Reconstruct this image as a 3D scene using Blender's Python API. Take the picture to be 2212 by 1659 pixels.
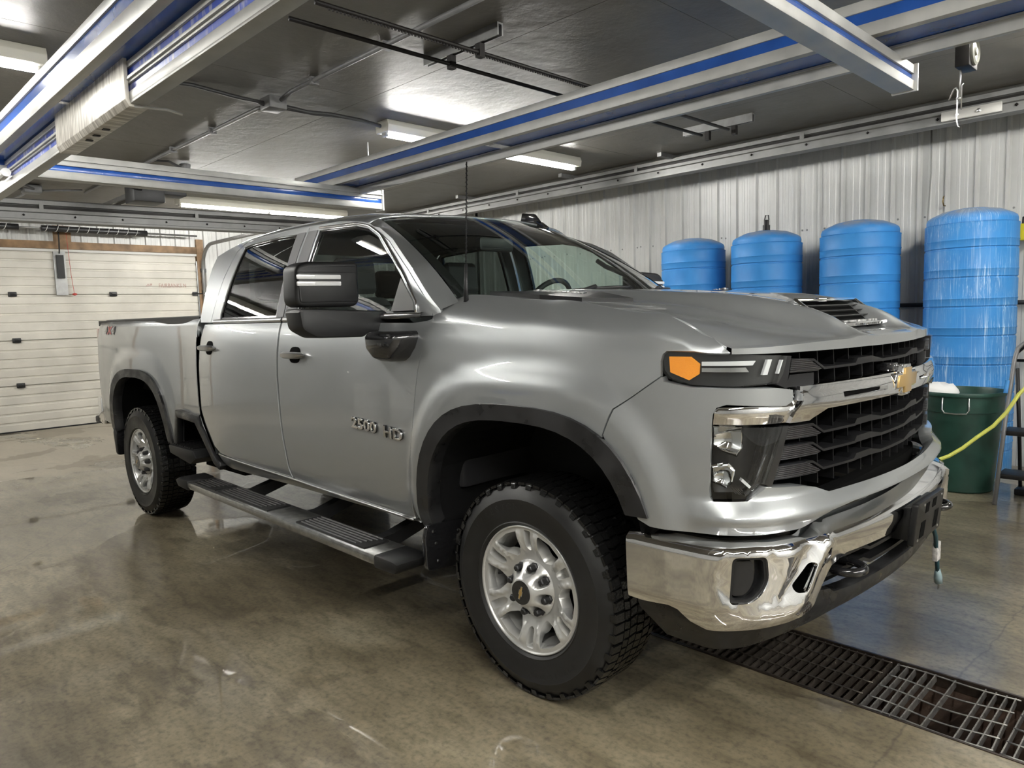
import bpy, bmesh, math, random
import numpy as np
from mathutils import Vector, Matrix
from mathutils.geometry import delaunay_2d_cdt
random.seed(7)
PI = math.pi
for o in list(bpy.data.objects): bpy.data.objects.remove(o)
scene = bpy.context.scene
COL = scene.collection

# ------------------------------------------------------------------ camera, world, exposure
cam_d = bpy.data.cameras.new('camera'); cam = bpy.data.objects.new('camera', cam_d); COL.objects.link(cam)
cam_d.sensor_width = 36; cam_d.lens = 36*1568.8/2212; cam_d.clip_start = .02
_r = Vector((0.70232915, 0.71123194, -0.02971364)); _u = Vector((-0.04760952, 0.08857949, 0.99493065)); _f = Vector((-0.71025847, 0.69735415, -0.09607337))
M = Matrix.Identity(4)
for i in range(3):
    M[i][0], M[i][1], M[i][2] = _r[i], _u[i], -_f[i]
M[0][3], M[1][3], M[2][3] = 1.87573, -2.85547, 1.44992
cam.matrix_world = M
scene.camera = cam
w = bpy.data.worlds.new('world'); scene.world = w; w.use_nodes = True
w.node_tree.nodes['Background'].inputs[0].default_value = (.55, .6, .65, 1)
w.node_tree.nodes['Background'].inputs[1].default_value = .02
scene.view_settings.view_transform = 'Standard'; scene.view_settings.look = 'None'
scene.view_settings.exposure = 2.3; scene.view_settings.gamma = 1
scene.view_settings.use_curve_mapping = False
scene.cycles.use_denoising = True
scene.cycles.max_bounces = 8; scene.cycles.diffuse_bounces = 4; scene.cycles.glossy_bounces = 5
scene.cycles.transparent_max_bounces = 12; scene.cycles.transmission_bounces = 6
scene.cycles.sample_clamp_indirect = 6
TUBE_POWER = 42.0      # emission of the fluorescent tubes

# ------------------------------------------------------------------ materials
def mat(name, col, rough=.5, metal=0, coat=0, coat_rough=.03, spec=.5, bump=0, bscale=60, var=0, vscale=5, emit=None, noise_rough=0, aniso=None):
    m = bpy.data.materials.new(name); m.use_nodes = True
    nt = m.node_tree; b = nt.nodes['Principled BSDF']; L = nt.links
    b.inputs['Base Color'].default_value = (*col, 1); b.inputs['Roughness'].default_value = rough
    b.inputs['Metallic'].default_value = metal
    b.inputs['Specular IOR Level'].default_value = spec
    b.inputs['Coat Weight'].default_value = coat; b.inputs['Coat Roughness'].default_value = coat_rough
    tc = nt.nodes.new('ShaderNodeTexCoord')
    if var:
        n = nt.nodes.new('ShaderNodeTexNoise'); n.inputs['Scale'].default_value = vscale; n.inputs['Detail'].default_value = 6
        mp = nt.nodes.new('ShaderNodeMapRange'); mp.inputs[1].default_value = .3; mp.inputs[2].default_value = .7
        mp.inputs[3].default_value = 1-var; mp.inputs[4].default_value = 1+var*.4
        mx = nt.nodes.new('ShaderNodeMix'); mx.data_type = 'RGBA'; mx.blend_type = 'MULTIPLY'; mx.inputs[0].default_value = 1
        mx.inputs[6].default_value = (*col, 1)
        L.new(tc.outputs['Object'], n.inputs['Vector']); L.new(n.outputs['Fac'], mp.inputs[0]); L.new(mp.outputs[0], mx.inputs[7])
        L.new(mx.outputs[2], b.inputs['Base Color'])
        if noise_rough:
            m2 = nt.nodes.new('ShaderNodeMapRange'); m2.inputs[1].default_value = .35; m2.inputs[2].default_value = .65
            m2.inputs[3].default_value = rough; m2.inputs[4].default_value = rough+noise_rough
            L.new(n.outputs['Fac'], m2.inputs[0]); L.new(m2.outputs[0], b.inputs['Roughness'])
    if bump:
        n = nt.nodes.new('ShaderNodeTexNoise'); n.inputs['Scale'].default_value = bscale; n.inputs['Detail'].default_value = 4
        bp = nt.nodes.new('ShaderNodeBump'); bp.inputs['Strength'].default_value = bump; bp.inputs['Distance'].default_value = .005
        L.new(tc.outputs['Object'], n.inputs['Vector']); L.new(n.outputs['Fac'], bp.inputs['Height']); L.new(bp.outputs[0], b.inputs['Normal'])
    if emit:
        b.inputs['Emission Color'].default_value = (*emit[0], 1); b.inputs['Emission Strength'].default_value = emit[1]
    return m
def glass(name, tint, refl=1.0, rough=0.0):
    m = bpy.data.materials.new(name); m.use_nodes = True; nt = m.node_tree; nt.nodes.clear()
    o = nt.nodes.new('ShaderNodeOutputMaterial'); t = nt.nodes.new('ShaderNodeBsdfTransparent'); g = nt.nodes.new('ShaderNodeBsdfGlossy')
    fr = nt.nodes.new('ShaderNodeLayerWeight'); fr.inputs[0].default_value = .5; mx = nt.nodes.new('ShaderNodeMixShader')
    pw = nt.nodes.new('ShaderNodeMath'); pw.operation = 'POWER'; pw.inputs[1].default_value = 4.5; nt.links.new(fr.outputs['Facing'], pw.inputs[0])
    mu = nt.nodes.new('ShaderNodeMath'); mu.operation = 'MULTIPLY_ADD'; mu.use_clamp = True; mu.inputs[1].default_value = .9; mu.inputs[2].default_value = .075*refl
    t.inputs[0].default_value = (*tint, 1); g.inputs[0].default_value = (1, 1, 1, 1); g.inputs[1].default_value = rough
    nt.links.new(pw.outputs[0], mu.inputs[0]); nt.links.new(mu.outputs[0], mx.inputs[0]); nt.links.new(t.outputs[0], mx.inputs[1]); nt.links.new(g.outputs[0], mx.inputs[2])
    nt.links.new(mx.outputs[0], o.inputs[0]); return m
PAINT = mat('metallic_grey_paint', (.345, .36, .365), .37, .66, 1, .012)
PAINT.node_tree.nodes['Principled BSDF'].inputs['Coat IOR'].default_value = 1.85
CHROME = mat('chrome', (.86, .86, .87), .045, 1)
SATIN = mat('satin_chrome', (.55, .55, .55), .28, 1)
BLACK = mat('black_plastic', (.010, .010, .0105), .45, spec=.4, bump=.08, bscale=900)
BLACKG = mat('gloss_black_plastic', (.012, .012, .013), .12, coat=.6)
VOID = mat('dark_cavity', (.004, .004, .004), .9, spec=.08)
GRB = mat('black_grille_plastic', (.010, .010, .011), .45, spec=.35)
FLARE = mat('wet_black_flare_plastic', (.016, .016, .017), .22, var=.5, vscale=9, noise_rough=.35, bump=.05, bscale=500)
RUBBER = mat('tyre_rubber', (.009, .009, .009), .36, var=.35, vscale=6, noise_rough=.2)
TREAD = mat('wet_tyre_tread', (.007, .007, .007), .13, bump=.5, bscale=90)
ALLOY = mat('silver_painted_alloy', (.60, .60, .585), .30, .55, .5, .08)
DARKMETAL = mat('dark_steel', (.05, .05, .052), .38, .7)
GOLD = mat('gold_badge', (.50, .33, .12), .32, .5, .5)
RED = mat('red_badge', (.45, .03, .03), .3)
AMBER = mat('amber_lens', (.95, .34, .02), .15, coat=.8, bump=.3, bscale=300)
TAIL = mat('tail_lamp_red', (.35, .02, .02), .12, coat=.8)
LENS = glass('lamp_lens_glass', (.93, .94, .94), .7)
WIND = glass('windshield_glass', (.84, .95, .90), .75)
SIDEGL = glass('side_window_glass', (.84, .94, .89), .8)
PRIV = glass('privacy_window_glass', (.14, .16, .155), .8)
LAMPD = mat('lamp_dark_housing', (.022, .022, .023), .22, .2)
REFL = mat('lamp_reflector', (.75, .75, .75), .08, 1)
WHITEP = mat('clear_light_pipe', (.75, .76, .77), .15, .2, .8)
INTER = mat('cab_interior_dark', (.02, .02, .022), .7)
FABRIC = mat('seat_cloth', (.03, .03, .032), .85, bump=.2, bscale=400)
LINER = mat('headliner', (.10, .10, .10), .9)

# ------------------------------------------------------------------ mesh helpers
def link(name, me, parent=None, m=None):
    o = bpy.data.objects.new(name, me); COL.objects.link(o)
    if parent: o.parent = parent
    if m is not None and me is not None and not me.materials: me.materials.append(m)
    return o
def mesh(name, V, F, m=None, parent=None, smooth=False, angle=None):
    me = bpy.data.meshes.new(name); me.from_pydata([tuple(map(float, v)) for v in V], [], F)
    if angle is not None: me.shade_flat() ; me.polygons.foreach_set('use_smooth', [True]*len(me.polygons)); set_sharp(me, angle)
    elif smooth: me.polygons.foreach_set('use_smooth', [True]*len(me.polygons))
    me.update(); return link(name, me, parent, m)
def set_sharp(me, deg):
    bm = bmesh.new(); bm.from_mesh(me); c = math.radians(deg)
    for e in bm.edges:
        e.smooth = not (len(e.link_faces) != 2 or e.calc_face_angle(0) > c)
    for f in bm.faces: f.smooth = True
    bm.to_mesh(me); bm.free()
class B:
    """collects shapes into one mesh"""
    def __init__(s): s.V = []; s.F = []
    def add(s, V, F):
        n = len(s.V); s.V += [tuple(map(float, v)) for v in V]; s.F += [tuple(i+n for i in f) for f in F]; return s
    def box(s, x0, x1, y0, y1, z0, z1):
        return s.add([(x0,y0,z0),(x1,y0,z0),(x1,y1,z0),(x0,y1,z0),(x0,y0,z1),(x1,y0,z1),(x1,y1,z1),(x0,y1,z1)],
                     [(0,3,2,1),(4,5,6,7),(0,1,5,4),(1,2,6,5),(2,3,7,6),(3,0,4,7)])
    def tube(s, pts, r, n=8, cap=True, closed=False):
        P = [Vector(p) for p in pts]; k = len(P); R = r if isinstance(r, (list, tuple)) else [r]*k
        V = []; F = []; up = None
        for i, p in enumerate(P):
            a = P[i-1] if (i > 0 or closed) else p; b = P[(i+1) % k] if (i < k-1 or closed) else p
            t = (b-a).normalized()
            if up is None: up = Vector((0, 0, 1)) if abs(t.z) < .9 else Vector((1, 0, 0))
            x = t.cross(up).normalized(); y = x.cross(t).normalized(); up = y
            for j in range(n):
                q = 2*PI*j/n; V.append(p + R[i]*(math.cos(q)*x+math.sin(q)*y))
        m = k if closed else k-1
        for i in range(m):
            for j in range(n):
                F.append((i*n+j, i*n+(j+1) % n, ((i+1) % k)*n+(j+1) % n, ((i+1) % k)*n+j))
        if cap and not closed: F += [tuple(range(n))[::-1], tuple((k-1)*n+j for j in range(n))]
        return s.add(V, F)
    def lathe(s, prof, c=(0,0,0), axis='z', n=32, close=False, cap=True):
        """prof: (radius, height)"""
        V = []; F = []; k = len(prof)
        for (r, h) in prof:
            for j in range(n):
                q = 2*PI*j/n; a, b = r*math.cos(q), r*math.sin(q)
                v = (a, b, h) if axis == 'z' else ((a, h, b) if axis == 'y' else (h, a, b))
                V.append((v[0]+c[0], v[1]+c[1], v[2]+c[2]))
        for i in range(k-1 if not close else k):
            for j in range(n):
                q = (i*n+j, i*n+(j+1) % n, ((i+1) % k)*n+(j+1) % n, ((i+1) % k)*n+j)
                F.append(q if axis != 'y' else q[::-1])
        if not close and cap:
            if prof[0][0] > 1e-6: F.append(tuple(range(n)) if axis == 'y' else tuple(range(n))[::-1])
            if prof[-1][0] > 1e-6: F.append(tuple((k-1)*n+j for j in range(n))[::-1] if axis == 'y' else tuple((k-1)*n+j for j in range(n)))
        return s.add(V, F)
    def prism(s, poly, fn, d0, d1):
        """poly: 2-D outline, fn(u,v,d)->xyz, extruded from d0 to d1"""
        n = len(poly)
        return s.add([fn(u, v, d0) for u, v in poly]+[fn(u, v, d1) for u, v in poly],
                     [tuple(range(n))[::-1], tuple(range(n, 2*n))]+[(i, (i+1) % n, n+(i+1) % n, n+i) for i in range(n)])
    def build(s, name, m=None, parent=None, smooth=False, angle=None, bevel=0, seg=2):
        me = bpy.data.meshes.new(name); me.from_pydata(s.V, [], s.F)
        bm = bmesh.new(); bm.from_mesh(me)
        bmesh.ops.recalc_face_normals(bm, faces=bm.faces)
        if bevel:
            es = [e for e in bm.edges if len(e.link_faces) == 2 and e.calc_face_angle(0) > .5]
            bmesh.ops.bevel(bm, geom=es, offset=bevel, segments=seg, affect='EDGES', profile=.5)
        if bevel or angle is not None:
            c = math.radians(angle if angle is not None else 40)
            for e in bm.edges: e.smooth = not (len(e.link_faces) != 2 or e.calc_face_angle(0) > c)
            for f in bm.faces: f.smooth = True
        elif smooth:
            for f in bm.faces: f.smooth = True
        bm.to_mesh(me); bm.free()
        return link(name, me, parent, m)
def empty(name, label, cat, loc=(0,0,0), rz=0, group=None):
    o = bpy.data.objects.new(name, None); COL.objects.link(o); o.location = loc; o.rotation_euler = (0, 0, rz); o.empty_display_size = .1
    return tag(o, label, cat, group)
def tag(o, label, cat, group=None):
    o['label'] = label; o['category'] = cat
    if group: o['group'] = group
    return o
def struct(o): o['kind'] = 'structure'; return o
def dup(o, parent=None, **kw):
    c = o.copy(); COL.objects.link(c)
    if parent: c.parent = parent
    for ch in list(o.children): dup(ch, c)
    for k, v in kw.items(): setattr(c, k, v)
    return c
def mirror_y(o, parent=None):
    """copy of a part (and its sub-parts) mirrored to the other side of the truck"""
    me = o.data.copy(); n = len(me.vertices); co = np.empty(n*3); me.vertices.foreach_get('co', co); co = co.reshape(-1, 3); co[:, 1] *= -1
    cn = None
    if me.has_custom_normals:
        nn = np.empty(len(me.loops)*3); me.corner_normals.foreach_get('vector', nn); vi = np.empty(len(me.loops), int); me.loops.foreach_get('vertex_index', vi)
        cn = np.zeros((n, 3)); cn[vi] = nn.reshape(-1, 3); cn[:, 1] *= -1
    V = co.tolist(); F = [tuple(reversed(p.vertices)) for p in me.polygons]; sm = [p.use_smooth for p in me.polygons]
    m2 = bpy.data.meshes.new(o.name.split('.')[0]); m2.from_pydata(V, [], F)
    for mm in me.materials: m2.materials.append(mm)
    m2.polygons.foreach_set('use_smooth', sm)
    if cn is not None: m2.normals_split_custom_set_from_vertices([tuple(v) for v in cn])
    else: set_sharp(m2, 40) if any(sm) else None
    c = link(o.name.split('.')[0], m2, parent or o.parent)
    for ch in list(o.children): mirror_y(ch, c)
    return c
def inside(p, poly):
    x, y = p; c = False; n = len(poly); j = n-1
    for i in range(n):
        xi, yi = poly[i]; xj, yj = poly[j]
        if (yi > y) != (yj > y) and x < (xj-xi)*(y-yi)/(yj-yi)+xi: c = not c
        j = i
    return c
def resample(poly, g):
    out = []
    for i, a in enumerate(poly):
        b = poly[(i+1) % len(poly)]; k = max(1, int(math.ceil(math.hypot(b[0]-a[0], b[1]-a[1])/g)))
        out += [(a[0]+(b[0]-a[0])*t/k, a[1]+(b[1]-a[1])*t/k) for t in range(k)]
    return out
def rounded(poly, r, n=4):
    out = []
    for i, p in enumerate(poly):
        a = Vector(poly[i-1]); b = Vector(p); c = Vector(poly[(i+1) % len(poly)])
        d1 = (a-b); d2 = (c-b); rr = min(r, d1.length*.45, d2.length*.45); p1 = b+d1.normalized()*rr; p2 = b+d2.normalized()*rr
        for k in range(n+1):
            t = k/n; q = p1*(1-t)**2+b*2*t*(1-t)+p2*t*t; out.append((q.x, q.y))
    return out
def snormal(fn, u, v, h=.004):
    a = np.array(fn(u+h, v))-np.array(fn(u-h, v)); b = np.array(fn(u, v+h))-np.array(fn(u, v-h)); n = np.cross(a, b); l = np.linalg.norm(n)
    return n/l if l > 1e-12 else np.array([0, -1., 0])
def panel(name, poly, fn, m, parent, g=.04, t=.012, holes=(), out=None, lift=0):
    """sheet cut to an outline in (u,v), laid on the surface fn(u,v), with returned edges of depth t.
    out: reference direction used to orient the normals outward"""
    poly = resample(poly, g); holes = [resample(h, g) for h in holes]
    pts = list(poly); edges = [(i, (i+1) % len(poly)) for i in range(len(poly))]
    loops = [list(range(len(poly)))]
    for h in holes:
        s0 = len(pts); pts += h; edges += [(s0+i, s0+(i+1) % len(h)) for i in range(len(h))]; loops.append(list(range(s0, s0+len(h))))
    A = np.array(pts); us = [p[0] for p in poly]; vs = [p[1] for p in poly]
    j = 0; v = min(vs)+g*.5
    while v < max(vs):
        u = min(us)+g*(.25 if j % 2 else .75)
        while u < max(us):
            if inside((u, v), poly) and not any(inside((u, v), h) for h in holes) and np.min(np.hypot(A[:, 0]-u, A[:, 1]-v)) > g*.55: pts.append((u, v))
            u += g
        v += g; j += 1
    r = delaunay_2d_cdt([Vector(p) for p in pts], edges, [], 0, 1e-7)
    P = [tuple(p) for p in r[0]]; F = []
    for f in r[2]:
        c = (sum(P[i][0] for i in f)/3, sum(P[i][1] for i in f)/3)
        if inside(c, poly) and not any(inside(c, h) for h in holes): F.append(tuple(f))
    N = [snormal(fn, *p) for p in P]; X = [np.array(fn(*p)) for p in P]
    c0 = sum(X)/len(X); out = np.array(out if out is not None else (0, -1, 0), float)
    s = 1 if sum(float(n@out) for n in N) > 0 else -1
    N = [n*s for n in N]; X = [x+n*lift for x, n in zip(X, N)]
    f0 = F[0]; fn0 = np.cross(X[f0[1]]-X[f0[0]], X[f0[2]]-X[f0[0]])
    if fn0@N[f0[0]] < 0: F = [f[::-1] for f in F]
    V = list(X); VN = list(N)
    # boundary edges -> returned rim
    cnt = {}
    for f in F:
        for i in range(3): cnt[(f[i], f[(i+1) % 3])] = 1
    for (a, b) in list(cnt):
        if (b, a) in cnt: continue
        d = X[b]-X[a]; l = np.linalg.norm(d)
        if l < 1e-9: continue
        o = np.cross(d/l, N[a]); k = len(V)
        V += [X[a], X[b], X[b]-N[b]*t-o*0, X[a]-N[a]*t-o*0]; n1 = (N[a]*.35+o*.94); VN += [n1, n1, o, o]
        F.append((k, k+3, k+2, k+1))
    me = bpy.data.meshes.new(name); me.from_pydata([tuple(map(float, x)) for x in V], [], F)
    me.polygons.foreach_set('use_smooth', [True]*len(me.polygons)); me.update()
    me.normals_split_custom_set_from_vertices([tuple(map(float, n)) for n in VN])
    return link(name, me, parent, m)
def grid(name, nu, nv, fn, m, parent, out=None, custom=True, thick=0, sharp=None):
    """quad grid from fn(i/nu, j/nv)"""
    V = [np.array(fn(i/nu, j/nv)) for j in range(nv+1) for i in range(nu+1)]
    F = [(j*(nu+1)+i, j*(nu+1)+i+1, (j+1)*(nu+1)+i+1, (j+1)*(nu+1)+i) for j in range(nv) for i in range(nu)]
    f = F[len(F)//2]; n = np.cross(V[f[1]]-V[f[0]], V[f[3]]-V[f[0]])
    if out is not None and n@np.array(out, float) < 0: F = [q[::-1] for q in F]
    me = bpy.data.meshes.new(name); me.from_pydata([tuple(map(float, v)) for v in V], [], F); me.update()
    me.polygons.foreach_set('use_smooth', [True]*len(me.polygons))
    if sharp: set_sharp(me, sharp)
    o = link(name, me, parent, m)
    if thick:
        sm = o.modifiers.new('solid', 'SOLIDIFY'); sm.thickness = thick; sm.offset = -1
    return o
def text_mesh(txt, size, depth, place, name, m, parent, spacing=1.0, bevel=0, bold=0):
    """raised lettering; place(x, y, z)->xyz in the parent's frame"""
    c = bpy.data.curves.new('txt', 'FONT'); c.body = txt; c.size = size; c.extrude = depth/2; c.bevel_depth = bevel; c.offset = bold; c.space_character = spacing
    c.align_x = 'CENTER'; c.align_y = 'CENTER'; c.resolution_u = 3
    o = bpy.data.objects.new('txt', c); COL.objects.link(o); dg = bpy.context.evaluated_depsgraph_get()
    me = bpy.data.meshes.new_from_object(o.evaluated_get(dg)); bpy.data.objects.remove(o)
    me.name = name
    for v in me.vertices: v.co = Vector([float(q) for q in place(v.co.x, v.co.y, v.co.z+depth/2)])
    me.materials.clear(); return link(name, me, parent, m)
# ------------------------------------------------------------------ truck surfaces (truck frame: x forward, front axle at x=0)
def catmull(xs, ys, x):
    """smooth (pchip-like) interpolation of vector-valued ys over xs"""
    xs=np.asarray(xs,float); ys=np.asarray(ys,float)
    x=min(max(x,xs[0]),xs[-1]); i=int(np.searchsorted(xs,x,side='right')-1); i=min(max(i,0),len(xs)-2)
    h=xs[i+1]-xs[i]; t=(x-xs[i])/h
    def m(j):
        if j==0: return (ys[1]-ys[0])/(xs[1]-xs[0])
        if j==len(xs)-1: return (ys[-1]-ys[-2])/(xs[-1]-xs[-2])
        h0=xs[j]-xs[j-1]; h1=xs[j+1]-xs[j]
        return ((ys[j]-ys[j-1])/h0*h1+(ys[j+1]-ys[j])/h1*h0)/(h0+h1)
    m0,m1=m(i)*h,m(i+1)*h
    return (2*t**3-3*t**2+1)*ys[i]+(t**3-2*t**2+t)*m0+(-2*t**3+3*t**2)*ys[i+1]+(t**3-t**2)*m1
class Plan:
    """plan curve: s = arc length from the front centre, s>0 on the right-hand (y<0) side"""
    def __init__(self,nodes):
        n=np.array(nodes,float)               # from the front centre backwards, y<0
        d=np.r_[0,np.cumsum(np.hypot(*np.diff(n,axis=0).T))]
        n2=np.r_[n[:0:-1]*[1,-1],n]; d2=np.r_[-d[:0:-1],d]
        S=np.arange(d2[0],d2[-1]+1e-9,.01)
        self.S=S; self.P=np.array([catmull(d2,n2,s) for s in S])
        self.T=np.gradient(self.P,axis=0)/np.gradient(S)[:,None]
        self.T/=np.linalg.norm(self.T,axis=1)[:,None]
        k=np.ones(5)/5
        for _ in range(2):
            T=np.pad(self.T,((2,2),(0,0)),mode='edge'); self.T=np.stack([np.convolve(T[:,i],k,'valid') for i in (0,1)],1)
            self.T/=np.linalg.norm(self.T,axis=1)[:,None]
    def at(self,s):
        p=np.array([np.interp(s,self.S,self.P[:,i]) for i in (0,1)])
        t=np.array([np.interp(s,self.S,self.T[:,i]) for i in (0,1)]); t/=np.hypot(*t)
        return p,np.array([-t[1],t[0]])  # outward normal (T points backwards on the y<0 side -> outward is rot)
    def s_of_x(self,x):
        m=self.S>.3
        return float(np.interp(-x,-self.P[m][:,0],self.S[m]))
BODY=Plan([(.995,0),(.985,-.25),(.96,-.45),(.93,-.62),(.895,-.75),(.85,-.84),(.79,-.90),(.70,-.945),(.6,-.975),(.4,-1.0),(0,-1.01),(-.5,-1.01),(-1.7,-1.01),(-2.8,-1.0),(-2.87,-.99),(-4.2,-.985),(-4.8,-.98),(-5.0,-.955),(-5.08,-.89)])
BUMP=Plan([(1.05,0),(1.04,-.25),(1.01,-.5),(.965,-.72),(.93,-.82),(.87,-.92),(.78,-.985),(.66,-1.0),(.45,-1.005)])
T=[.5,.6,.75,.95,1.1,1.22,1.31,1.38,1.44,1.48]
ST=[ # x, profile of (inset,z)
 (-5.0,[(.07,.50),(.03,.60),(.01,.75),(0,.95),(.0,1.10),(.005,1.25),(.012,1.35),(.025,1.42),(.045,1.475),(.09,1.50)]),
 (-2.88,[(.07,.50),(.03,.60),(.01,.75),(0,.95),(.0,1.10),(.005,1.25),(.012,1.35),(.025,1.42),(.045,1.475),(.09,1.50)]),
 (-2.84,[(.07,.54),(.035,.61),(.012,.75),(.0,.93),(.0,1.08),(.004,1.2),(.018,1.31),(.036,1.39),(.055,1.44),(.07,1.468)]),
 (-.62,[(.07,.54),(.035,.61),(.012,.75),(.0,.93),(.0,1.08),(.004,1.2),(.018,1.31),(.036,1.39),(.055,1.44),(.07,1.468)]),
 (-.45,[(.07,.54),(.035,.61),(.012,.75),(.0,.93),(.0,1.08),(.004,1.2),(.02,1.31),(.04,1.40),(.08,1.48),(.20,1.535)]),
 (0,[(.07,.54),(.035,.61),(.012,.75),(.0,.93),(.0,1.1),(.006,1.21),(.022,1.30),(.04,1.38),(.09,1.455),(.22,1.498)]),
 (.5,[(.07,.54),(.035,.61),(.012,.75),(.0,.93),(.0,1.1),(.0,1.2),(.012,1.28),(.025,1.35),(.06,1.405),(.17,1.44)]),
 (.76,[(.07,.54),(.035,.61),(.012,.75),(.0,.93),(.0,1.1),(.0,1.2),(.005,1.27),(.012,1.315),(.03,1.345),(.11,1.385)]),
 (1.1,[(.07,.54),(.035,.61),(.012,.75),(.0,.93),(.0,1.1),(.0,1.2),(.005,1.27),(.012,1.315),(.03,1.345),(.11,1.385)])]
SX=[a for a,_ in ST]; SP=[np.array(b) for _,b in ST]
def smooth(a,b,x):
    t=min(max((x-a)/(b-a),0),1); return t*t*(3-2*t)
def arch_r(x,z,cx,rx=.53,rz=.65,cz=.415,p=3.0):
    return (abs((x-cx)/rx)**p+abs(max(z-cz,0)/rz)**p)**(1/p)
ARCH_F,ARCH_R=-0.005,-4.02
def side(s,t):
    """body side: s along plan, t ~ height label (equals z on the lower body)"""
    p,n=BODY.at(s); x=p[0]
    i=int(np.searchsorted(SX,x)-1); i=min(max(i,0),len(SX)-2)
    w=min(max((x-SX[i])/(SX[i+1]-SX[i]),0),1); w=w*w*(3-2*w)
    prof=SP[i]*(1-w)+SP[i+1]*w
    ins,z=catmull(T,prof,t)
    r=min(arch_r(x,z,ARCH_F),arch_r(x,z,ARCH_R))
    ins-= .022*(1-smooth(1.18,1.34,r))
    return np.array([*(p-n*ins),z])
def front(s,z,d=0):
    p,n=BODY.at(s); return np.array([*(p+n*d),z])
def bumper(s,z,d=0):
    p,n=BUMP.at(s); return np.array([*(p+n*d),z])
def gh(x,z):
    """greenhouse side plane"""
    k=(z-1.46)/.46; return np.array([x,-(.945-.12*k-.035*max(k,0)**3),z])
ZE=([-.7,-.45,0,.5,.67,.80,.9,.97],[1.548,1.538,1.50,1.442,1.405,1.373,1.355,1.340])
ZR=([-.7,-.3,0,.3,.6,.75,.85,.93,.97],[1.56,1.552,1.538,1.517,1.487,1.452,1.412,1.362,1.342])
ZV=([-.7,0,.45,.62,.75,.85,.93,.97],[1.56,1.54,1.495,1.440,1.388,1.362,1.350,1.340])
def lip(s,d=-.025):
    p,n=BODY.at(s); return p+n*d
def hoodz(x,y,xl):
    a=abs(y); xi=x+(.97-xl)*smooth(.2,.8,x)
    e=catmull(*ZE,xi); r=catmull(*ZR,xi); v=catmull(*ZV,xi)
    q=.46-.10*smooth(0,.9,x); w=1-smooth(q-.035,q+.05,a); w2=1-smooth(.19,.28,a)
    return e*(1-w)+(r*(1-w2)+v*w2)*w
HE=[side(BODY.s_of_x(x),1.48) for x in (-.62,-.45,-.3,-.15,0,.15,.3,.45,.6,.67)]+[side(.985,1.44),side(.948,1.38)]
HEX=[p[0] for p in HE]+[.80]; HEY=[-p[1]-.006 for p in HE]+[.893]; HEZ=[p[2] for p in HE]+[1.333]
def hood(b,a):
    """b -1..1 across, a 0..1 from the cowl to the lip"""
    L=lip(-.945*b); Le=lip(-.945 if b>0 else .945)
    xr=-.42-.16*b*b; x=xr*(1-a)+L[0]*a; xe=-.58*(1-a)+Le[0]*a
    ye=float(np.interp(xe,HEX,HEY)); w=smooth(.75,1,a); y=b*ye*(1-w)+L[1]*w
    k=smooth(.5,1,abs(b)); z=hoodz(x,y,L[0])
    ze=float(np.interp(xe,HEX,HEZ)); z1=hoodz(xe,ye,Le[0])
    return np.array([x,y,z+(ze-z1)*k])
def rail(x): return 1.955-catmull([-2.9,-2.7,-2.4,-2,-1.6,-1.35,-1.15],[.09,.04,.01,0,.008,.028,.06],x)
RP=([0,.5,.77,.87,.945,1],[.085,.079,.063,.047,.024,0])
def roof(b,a):
    """b -1..1 across, a 0..1 rear to front"""
    k=abs(b); xf=-1.09-.13*min(k/.89,1)**2; x=-2.86*(1-a)+xf*a; zr=rail(x); ye=-gh(x,zr)[1]
    return np.array([x,ye*b,zr+catmull(*RP,k)])
def wshield(u,v):
    """u -1..1 across, v 0..1 up"""
    yb,yt=.86*u,.70*u
    b=np.array([-.24-.22*u*u,yb,1.50]); t=np.array([-1.09-.13*u*u,yt,1.98-.04*u*u])
    p=b*(1-v)+t*v; p[2]+=.04*4*v*(1-v)*.6; p[0]+=.03*4*v*(1-v)*.6
    return p
# ------------------------------------------------------------------ truck
TR = empty('pickup_truck', 'grey metallic crew cab pickup truck parked on the wet floor over the drain', 'truck', (0, 0, 0), .01557)
def sx(x): return BODY.s_of_x(x)
def t_of(s, z):
    lo, hi = .5, 1.48
    for _ in range(30):
        m = (lo+hi)/2
        if side(s, m)[2] < z: lo = m
        else: hi = m
    return m
def XZ(L): return [(sx(x), t_of(sx(x), z)) for x, z in L]      # outline given as (x,z) on the body side
def SZ(L): return [(s, t_of(s, z)) for s, z in L]
def arch(cx, z0, z1, da=0, n=22):
    """wheel arch outline from (front, z0) over the top to (rear, z1); da widens it"""
    rx, rz, cz, p = .53+da, .65+da*.85, .415, 3.0
    out = []
    a0 = math.asin(min(1, ((z0-cz)/rz)**(p/2))); a1 = PI-math.asin(min(1, ((z1-cz)/rz)**(p/2)))
    for k in range(n+1):
        a = a0+(a1-a0)*k/n; c, s = math.cos(a), math.sin(a)
        out.append((cx+rx*math.copysign(abs(c)**(2/p), c), cz+rz*abs(s)**(2/p)))
    return out
def both(o): mirror_y(o); return o
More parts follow.
